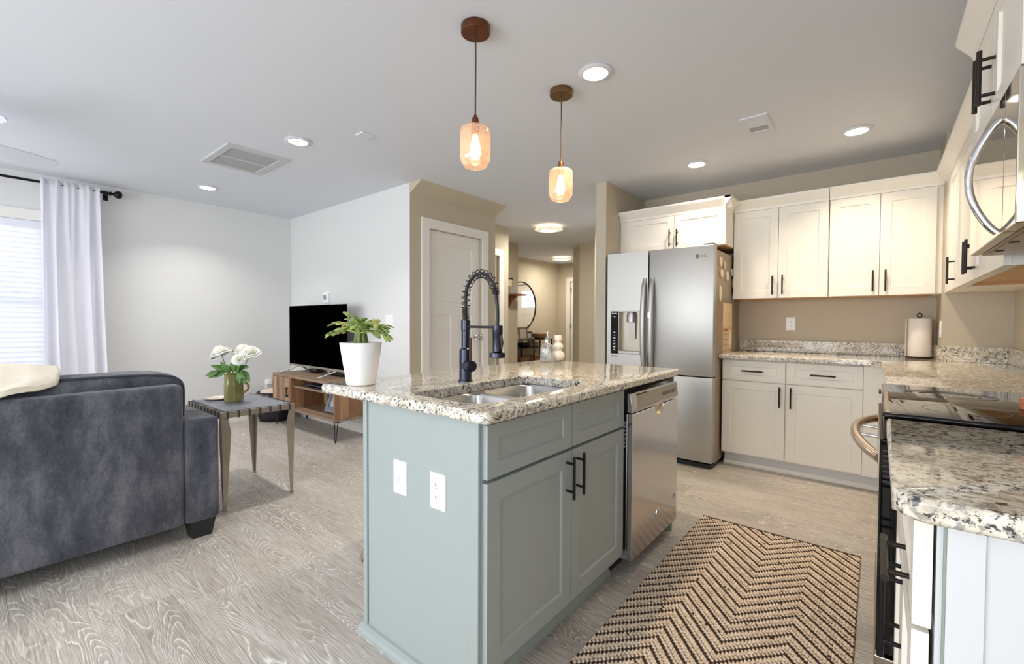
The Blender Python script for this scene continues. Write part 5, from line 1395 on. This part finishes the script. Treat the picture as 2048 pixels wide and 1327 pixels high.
obj('back_housing', MB().box(TVX0+.16, TVX1-.16, TVY+.0143, TVY+.06, TVZ0+.04, TVZ1-.22, .012), M['dark_pl'], tv)
obj('screen', MB().box(TVX0+.004, TVX1-.004, TVY, TVY+.0038, TVZ0+.022, TVZ1-.006), M['screen'], tv)
obj('lower_bezel', MB().box(TVX0, TVX1, TVY-.002, TVY+.0038, TVZ0, TVZ0+.0215, .001), M['nickel'], tv)
for x in (TVX0+.17, TVX1-.17):
    for sx_ in (-1, 1):
        a = Vector((x, TVY+.02, TVZ0+.004)); f_ = Vector((x+(-.13 if x < -4.7 else .13)*.0, TVY, 0))
    s0 = -1 if x < -4.7 else 1
    mb = MB(); mb.tube([(x-s0*.02, TVY+.02, TVZ0+.004), (x+s0*.09*0-s0*.02-.09, TVY-.12, AZ1+.009), (x-s0*.02-.105, TVY-.14, AZ1+.008)], [.009, .008, .007], 8)
    obj('foot', mb, M['nickel'], tv, True)
    mb = MB(); mb.tube([(x-s0*.02+.012, TVY+.03, TVZ0+.004), (x-s0*.02+.08, TVY+.11, AZ1+.009), (x-s0*.02+.09, TVY+.12, AZ1+.008)], [.009, .008, .007], 8)
    obj('foot', mb, M['nickel'], tv, True)
for x, lab in ((-4.93, 'small black speaker puck behind the left end of the television'), (-4.43, 'longer black media box behind the right half of the television')):
    w_ = .085 if x < -4.7 else .12
    t = thing('media_box', lab, 'media box', (x, 2.525, AZ1))
    obj('case', MB().prism([(2.485, AZ1+.012), (2.495, AZ1+.001), (2.56, AZ1+.001), (2.57, AZ1+.012), (2.57, AZ1+.034), (2.562, AZ1+.040), (2.493, AZ1+.040), (2.485, AZ1+.034)], 0, x-w_, x+w_), M['dark_pl'], t)
    obj('top_panel', MB().box(x-w_+.01, x+w_-.01, 2.50, 2.555, AZ1+.0401, AZ1+.0415), M['glassblk'], t)
t = thing('game_console', 'flat dark blue-black device on the upper shelf of the wood console', 'media device', (-4.42, 2.4, .473))
obj('case', MB().box(-4.60, -4.02, 2.26, 2.54, .4735, .506, .006), mat('navy_device', rgb(52, 58, 82), .35), t)
obj('front_strip', MB().box(-4.58, -4.04, 2.2585, 2.2598, .482, .494), M['screen'], t)
# picture frame leaning in the console
pf = thing('framed_photo', 'grey wood photo frame leaning inside the wood console', 'photo frame', (-4.2, 2.36, AZ0+.024))
def leaning_frame(parent, x0, x1, ybase, z0, h, lean, m_frame, mat_in, m_pic, fr, th=.014):
    def P(u, v, n): return (x0+u, ybase+v*math.sin(lean)+n*math.cos(lean), z0+v*math.cos(lean)-n*math.sin(lean)*1.0+.0065)
    w_ = x1-x0
    mb = MB(); o_ = [(0, 0), (w_, 0), (w_, h), (0, h)]; i_ = [(fr, fr), (w_-fr, fr), (w_-fr, h-fr), (fr, h-fr)]
    mb.rings([[P(u, v, n) for u, v in L] for L, n in ((o_, th), (o_, 0), (i_, .002), (i_, th*.6))], cap0=True, cap1=True)
    obj('frame', mb, m_frame, parent)
    mb = MB(); mb.poly([P(u, v, th*.55) for u, v in i_]+[P(u, v, th*.58) for u, v in i_], [(0, 1, 2, 3), (7, 6, 5, 4), (0, 1, 5, 4), (1, 2, 6, 5), (2, 3, 7, 6), (3, 0, 4, 7)])
    pc_ = obj('mat_board', mb, mat_in, parent)
    if m_pic:
        a, b_ = fr*1.35, h-fr*1.35
        mb = MB(); q = [(a, a), (w_-a, a), (w_-a, b_), (a, b_)]; mb.poly([P(u, v, th*.48) for u, v in q], [(0, 1, 2, 3)]); obj('picture', mb, m_pic, pc_)
leaning_frame(pf, -4.42, -4.21, 2.345, AZ0+.024, .235, math.radians(22), M['frame_g'], M['leather'], mat('pale_print', rgb(214, 214, 216), .6, var=(40, rgb(176, 178, 182))), .045)

# black rope basket with blankets left of the console
bc_ = Vector((-5.495, 2.315, 0))
bk = thing('rope_basket', 'black open-weave rope basket on the floor left of the console', 'basket', bc_)
mb = MB()
for k in range(9):
    z = .012+k*.034; r_ = .165+.03*math.sin(PI*k/9)
    mb.lathe([(r_-.012, z-.011), (r_, z-.012), (r_+.008, z), (r_, z+.012), (r_-.012, z+.011)], bc_, 40, False, False, wob=lambda a, zz: 1+.012*math.sin(a*20))
obj('woven_wall', MB().lathe([(.10, .004), (.16, .006), (.182, .06), (.192, .15), (.185, .235), (.178, .24), (.18, .15), (.17, .06), (.10, .014)], bc_, 60, wob=lambda a, z: 1+.018*math.sin(a*28+z*90)), M['basket'], bk, True, 80)
for k in range(26):
    a = 2*PI*k/26; mbq = MB(); r0 = .181; 
    mbq.tube([bc_+Vector((r0*math.cos(a), r0*math.sin(a), .236)), bc_+Vector((r0*1.01*math.cos(a+.10), r0*1.01*math.sin(a+.10), .275)), bc_+Vector((r0*.99*math.cos(a+.20), r0*.99*math.sin(a+.20), .315))], .007, 6)
    obj('lattice_strand', mbq, M['basket'], bk, True)
obj('rim', MB().tube([bc_+Vector((.180*math.cos(2*PI*k/40), .180*math.sin(2*PI*k/40), .325)) for k in range(40)], .013, 8, True), M['basket'], bk, True)
for sg in (-1, 1):
    a0 = sg*.0+(-.9 if sg < 0 else 2.2)
    obj('handle_loop', MB().tube([bc_+Vector((.188*math.cos(a0+q*.11), .188*math.sin(a0+q*.11), .33-.10*math.sin(PI*(q+3)/6)))*1.0 for q in range(-3, 4)], .007, 8), M['basket'], bk, True)
t = thing('folded_blanket', 'folded pale pink blanket lying in the black basket', 'blanket', bc_+Vector((0, 0, .3)))
mb = MB(); mb.lathe([(.02, .235), (.15, .24), (.163, .27), (.164, .315), (.15, .35), (.11, .362), (.05, .368), (.01, .366)], bc_, 40, wob=lambda a, z: 1+.02*math.sin(a*5+z*40))
for v in mb.bm.verts: v.co.z += .010*mnoise.noise(v.co*14)
obj('fabric', mb, mat('blush_blanket', rgb(226, 208, 200), .95, spec=.1, bump=(90, .3, .004)), t, True)

# ---------------------------------------------------------------- hall and entry
sh = thing('floating_shelf', 'small red-brown corbel shelf on the hall wall', 'shelf', (H2X, 5.52, 1.58))
obj('board', MB().box(H2X, H2X+.26, 5.40, 5.64, 1.577, 1.60, .003), M['shelfwood'], sh)
obj('corbel', MB().prism([(H2X, 1.5768), (H2X+.18, 1.5768), (H2X+.15, 1.54), (H2X+.07, 1.50), (H2X+.03, 1.42), (H2X, 1.40)], 1, 5.50, 5.53), M['shelfwood'], sh)
jb = Vector((H2X+.10, 5.48, 1.6005))
t = thing('glass_jar', 'pale ribbed glass jar standing on the hall shelf', 'jar', jb)
obj('jar', MB().lathe([(.04, 0), (.046, .004), (.058, .12), (.055, .12), (.044, .008), (.01, .006)], jb, 40), M['bottle'], t, True)
obj('lid', MB().lathe([(.060, .121), (.061, .126), (.03, .132), (.004, .132)], jb, 32), mat('pale_lid', rgb(206, 216, 220), .3), t, True)
t = thing('picture_frame', 'dark framed picture leaning on the hall shelf behind the jar', 'picture', (H2X+.03, 5.46, 1.60))
obj('frame', MB().box(H2X+.004, H2X+.028, 5.43, 5.60, 1.602, 1.86, .002), M['bronze_dark'], t)
obj('picture', MB().box(H2X+.0282, H2X+.0292, 5.45, 5.58, 1.622, 1.84), M['papw'], t)
# mirror
MYc, MZc, MRy = 7.02, 1.485, .455
mi = thing('round_mirror', 'large round dark-rimmed mirror above the entry console', 'mirror', (FX, MYc, MZc))
def ringpts(r, n=64): return [(MYc+r*math.cos(2*PI*k/n), MZc+r*math.sin(2*PI*k/n)) for k in range(n)]
mb = MB(); mb.rings([[(FX+.014, a, b_) for a, b_ in ringpts(MRy)], [(FX+.004, a, b_) for a, b_ in ringpts(MRy)]]); obj('glass', mb, M['mirror'], mi)
mb = MB(); mb.rings([[(FX+x, a, b_) for a, b_ in ringpts(r)] for r, x in ((MRy+.002, .001), (MRy+.022, .001), (MRy+.022, .026), (MRy+.002, .026), (MRy+.002, .001))], cap0=False, cap1=False); obj('rim', mb, M['black'], mi, True)
# console table
KX0, KX1, KY0, KY1, KZ = -5.47, -5.15, 6.38, 7.62, .822
ctb = thing('console_table', 'thin dark metal console table under the round mirror', 'console table', (-5.3, 7.0, 0))
for nm, z in (('top', KZ-.012), ('shelf', .655), ('shelf', .30)): obj(nm, MB().box(KX0, KX1, KY0, KY1, z, z+.014), M['bronze_dark'], ctb)
for x in (KX0+.011, KX1-.011):
    for y in (KY0+.011, (KY0+KY1)/2, KY1-.011):
        obj('leg', MB().box(x-.0105, x+.0105, y-.0105, y+.0105, 0, KZ-.0125), M['bronze_dark'], ctb)
bw = Vector((-5.30, 7.37, KZ+.0025))
t = thing('wooden_bowl', 'turned wooden bowl on the console table top', 'bowl', bw)
obj('bowl', MB().lathe([(.08, 0), (.12, .02), (.155, .065), (.165, .105), (.16, .108), (.148, .07), (.11, .03), (.02, .018)], bw, 40), M['woodbowl'], t, True)
bb = Vector((-5.315, 6.87, .6695))
t = thing('black_bowl', 'black handled bowl on the console middle shelf', 'bowl', bb)
obj('bowl', MB().lathe([(.07, 0), (.10, .02), (.118, .05), (.124, .085), (.119, .085), (.11, .05), (.09, .02), (.02, .015)], bb, 36, sy=1.15), M['basket'], t, True)
for sg in (-1, 1): obj('handle', MB().tube([bb+Vector((0, sg*.138, .08)), bb+Vector((0, sg*.155, .115)), bb+Vector((0, sg*.12, .12)), bb+Vector((0, sg*.11, .08))], .006, 6), M['basket'], t, True)
f1 = thing('framed_photo', 'small dark photo frame beside the wooden bowl', 'photo frame', (-5.33, 7.0, KZ))
def stand_frame(t, x, y, w_, h, lean, ang, m_):
    ca, sa = math.cos(ang), math.sin(ang)
    def P(u, v, n): 
        lx_, ly_ = n*math.cos(lean)-v*math.sin(lean), u-w_/2
        return (x+lx_*ca-ly_*sa, y+lx_*sa+ly_*ca, KZ+.004+v*math.cos(lean)+n*math.sin(lean))
    mb = MB(); o_ = [(0, 0), (w_, 0), (w_, h), (0, h)]; f = .018; i_ = [(f, f), (w_-f, f), (w_-f, h-f), (f, h-f)]
    mb.rings([[P(u, v, n) for u, v in L] for L, n in ((o_, -.012), (o_, .004), (i_, .003), (i_, -.004))]); obj('frame', mb, m_, t)
    mb = MB(); mb.poly([P(u, v, -.0030) for u, v in i_], [(0, 1, 2, 3)]); obj('picture', mb, mat('photo_paper', rgb(206, 200, 190), .5, var=(30, rgb(150, 140, 126))), t)
    obj('easel', MB().cyl(P(w_/2, h*.6, -.013), (P(w_/2, 0, -.013)[0]-.07*ca, P(w_/2, 0, -.013)[1]-.07*sa, KZ+.004), .004, n=6), m_, t)
stand_frame(f1, -5.30, 7.04, .12, .15, math.radians(12), -.7, M['bronze_dark'])
f2 = thing('framed_photo', 'taller light wood photo frame leaning left of the small dark one', 'photo frame', (-5.33, 6.8, KZ))
stand_frame(f2, -5.28, 6.83, .17, .24, math.radians(16), -.55, M['shelfwood'])
pv = Vector((-5.26, 6.50, KZ+.0025))
t = thing('leafy_plant', 'small leafy plant at the left end of the console table', 'potted plant', pv)
obj('pot', MB().lathe([(.04, 0), (.052, .07), (.049, .07), (.01, .06)], pv, 24), M['ceramic'], t, True)
mb = MB(); rnd = random.Random(11)
for k in range(34):
    a = rnd.uniform(0, 2*PI); leaf_strip(mb, pv+Vector((.02*math.cos(a), .02*math.sin(a), .07+rnd.uniform(0, .06))), (math.cos(a), math.sin(a), rnd.uniform(.3, 1.6)), (0, 0, 1) if rnd.random() < .5 else (.3, .2, 1), rnd.uniform(.08, .13), .026, 5, .5, .2, .05)
o = obj('foliage', mb, M['green'], t, True); so = o.modifiers.new('s', 'SOLIDIFY'); so.thickness = .001
vb = Vector((-5.41, 6.69, KZ+.0025))
t = thing('dark_vase', 'dark bulbous vase behind the plant on the console table', 'vase', vb)
obj('vase', MB().lathe([(.03, 0), (.045, .05), (.03, .13), (.035, .17), (.065, .22), (.06, .28), (.02, .30)], vb, 28), M['bronze_dark'], t, True)
for x, y, sc, lab in ((-5.30, 7.18, 1.0, 'wide brown wicker basket on the console bottom shelf'), (-5.30, 6.84, .82, 'smaller brown wicker basket left of the wide one')):
    b0 = Vector((x, y, .3145)); t = thing('wicker_basket', lab, 'basket', b0)
    obj('basket', MB().lathe([(.10*sc, 0), (.125*sc, .02), (.145*sc, .16), (.14*sc, .165), (.12*sc, .03), (.02, .02)], b0, 40, sy=1.15, wob=lambda a, z: 1+.02*math.sin(a*22)), M['wicker'], t, True)
    obj('rim', MB().tube([b0+Vector((.143*sc*math.cos(2*PI*k/36), .143*1.15*sc*math.sin(2*PI*k/36), .168+.02*math.cos(4*PI*k/36))) for k in range(36)], .009, 6, True), M['wicker'], t, True)
# greenery-pale fence outside the living room window and the patio
tag(obj('garden_fence', MB().box(-8.6, -8.5, -6, 4, -.1, 1.9), M['outside']), 'pale sunlit fence outside the living room window', 'fence')
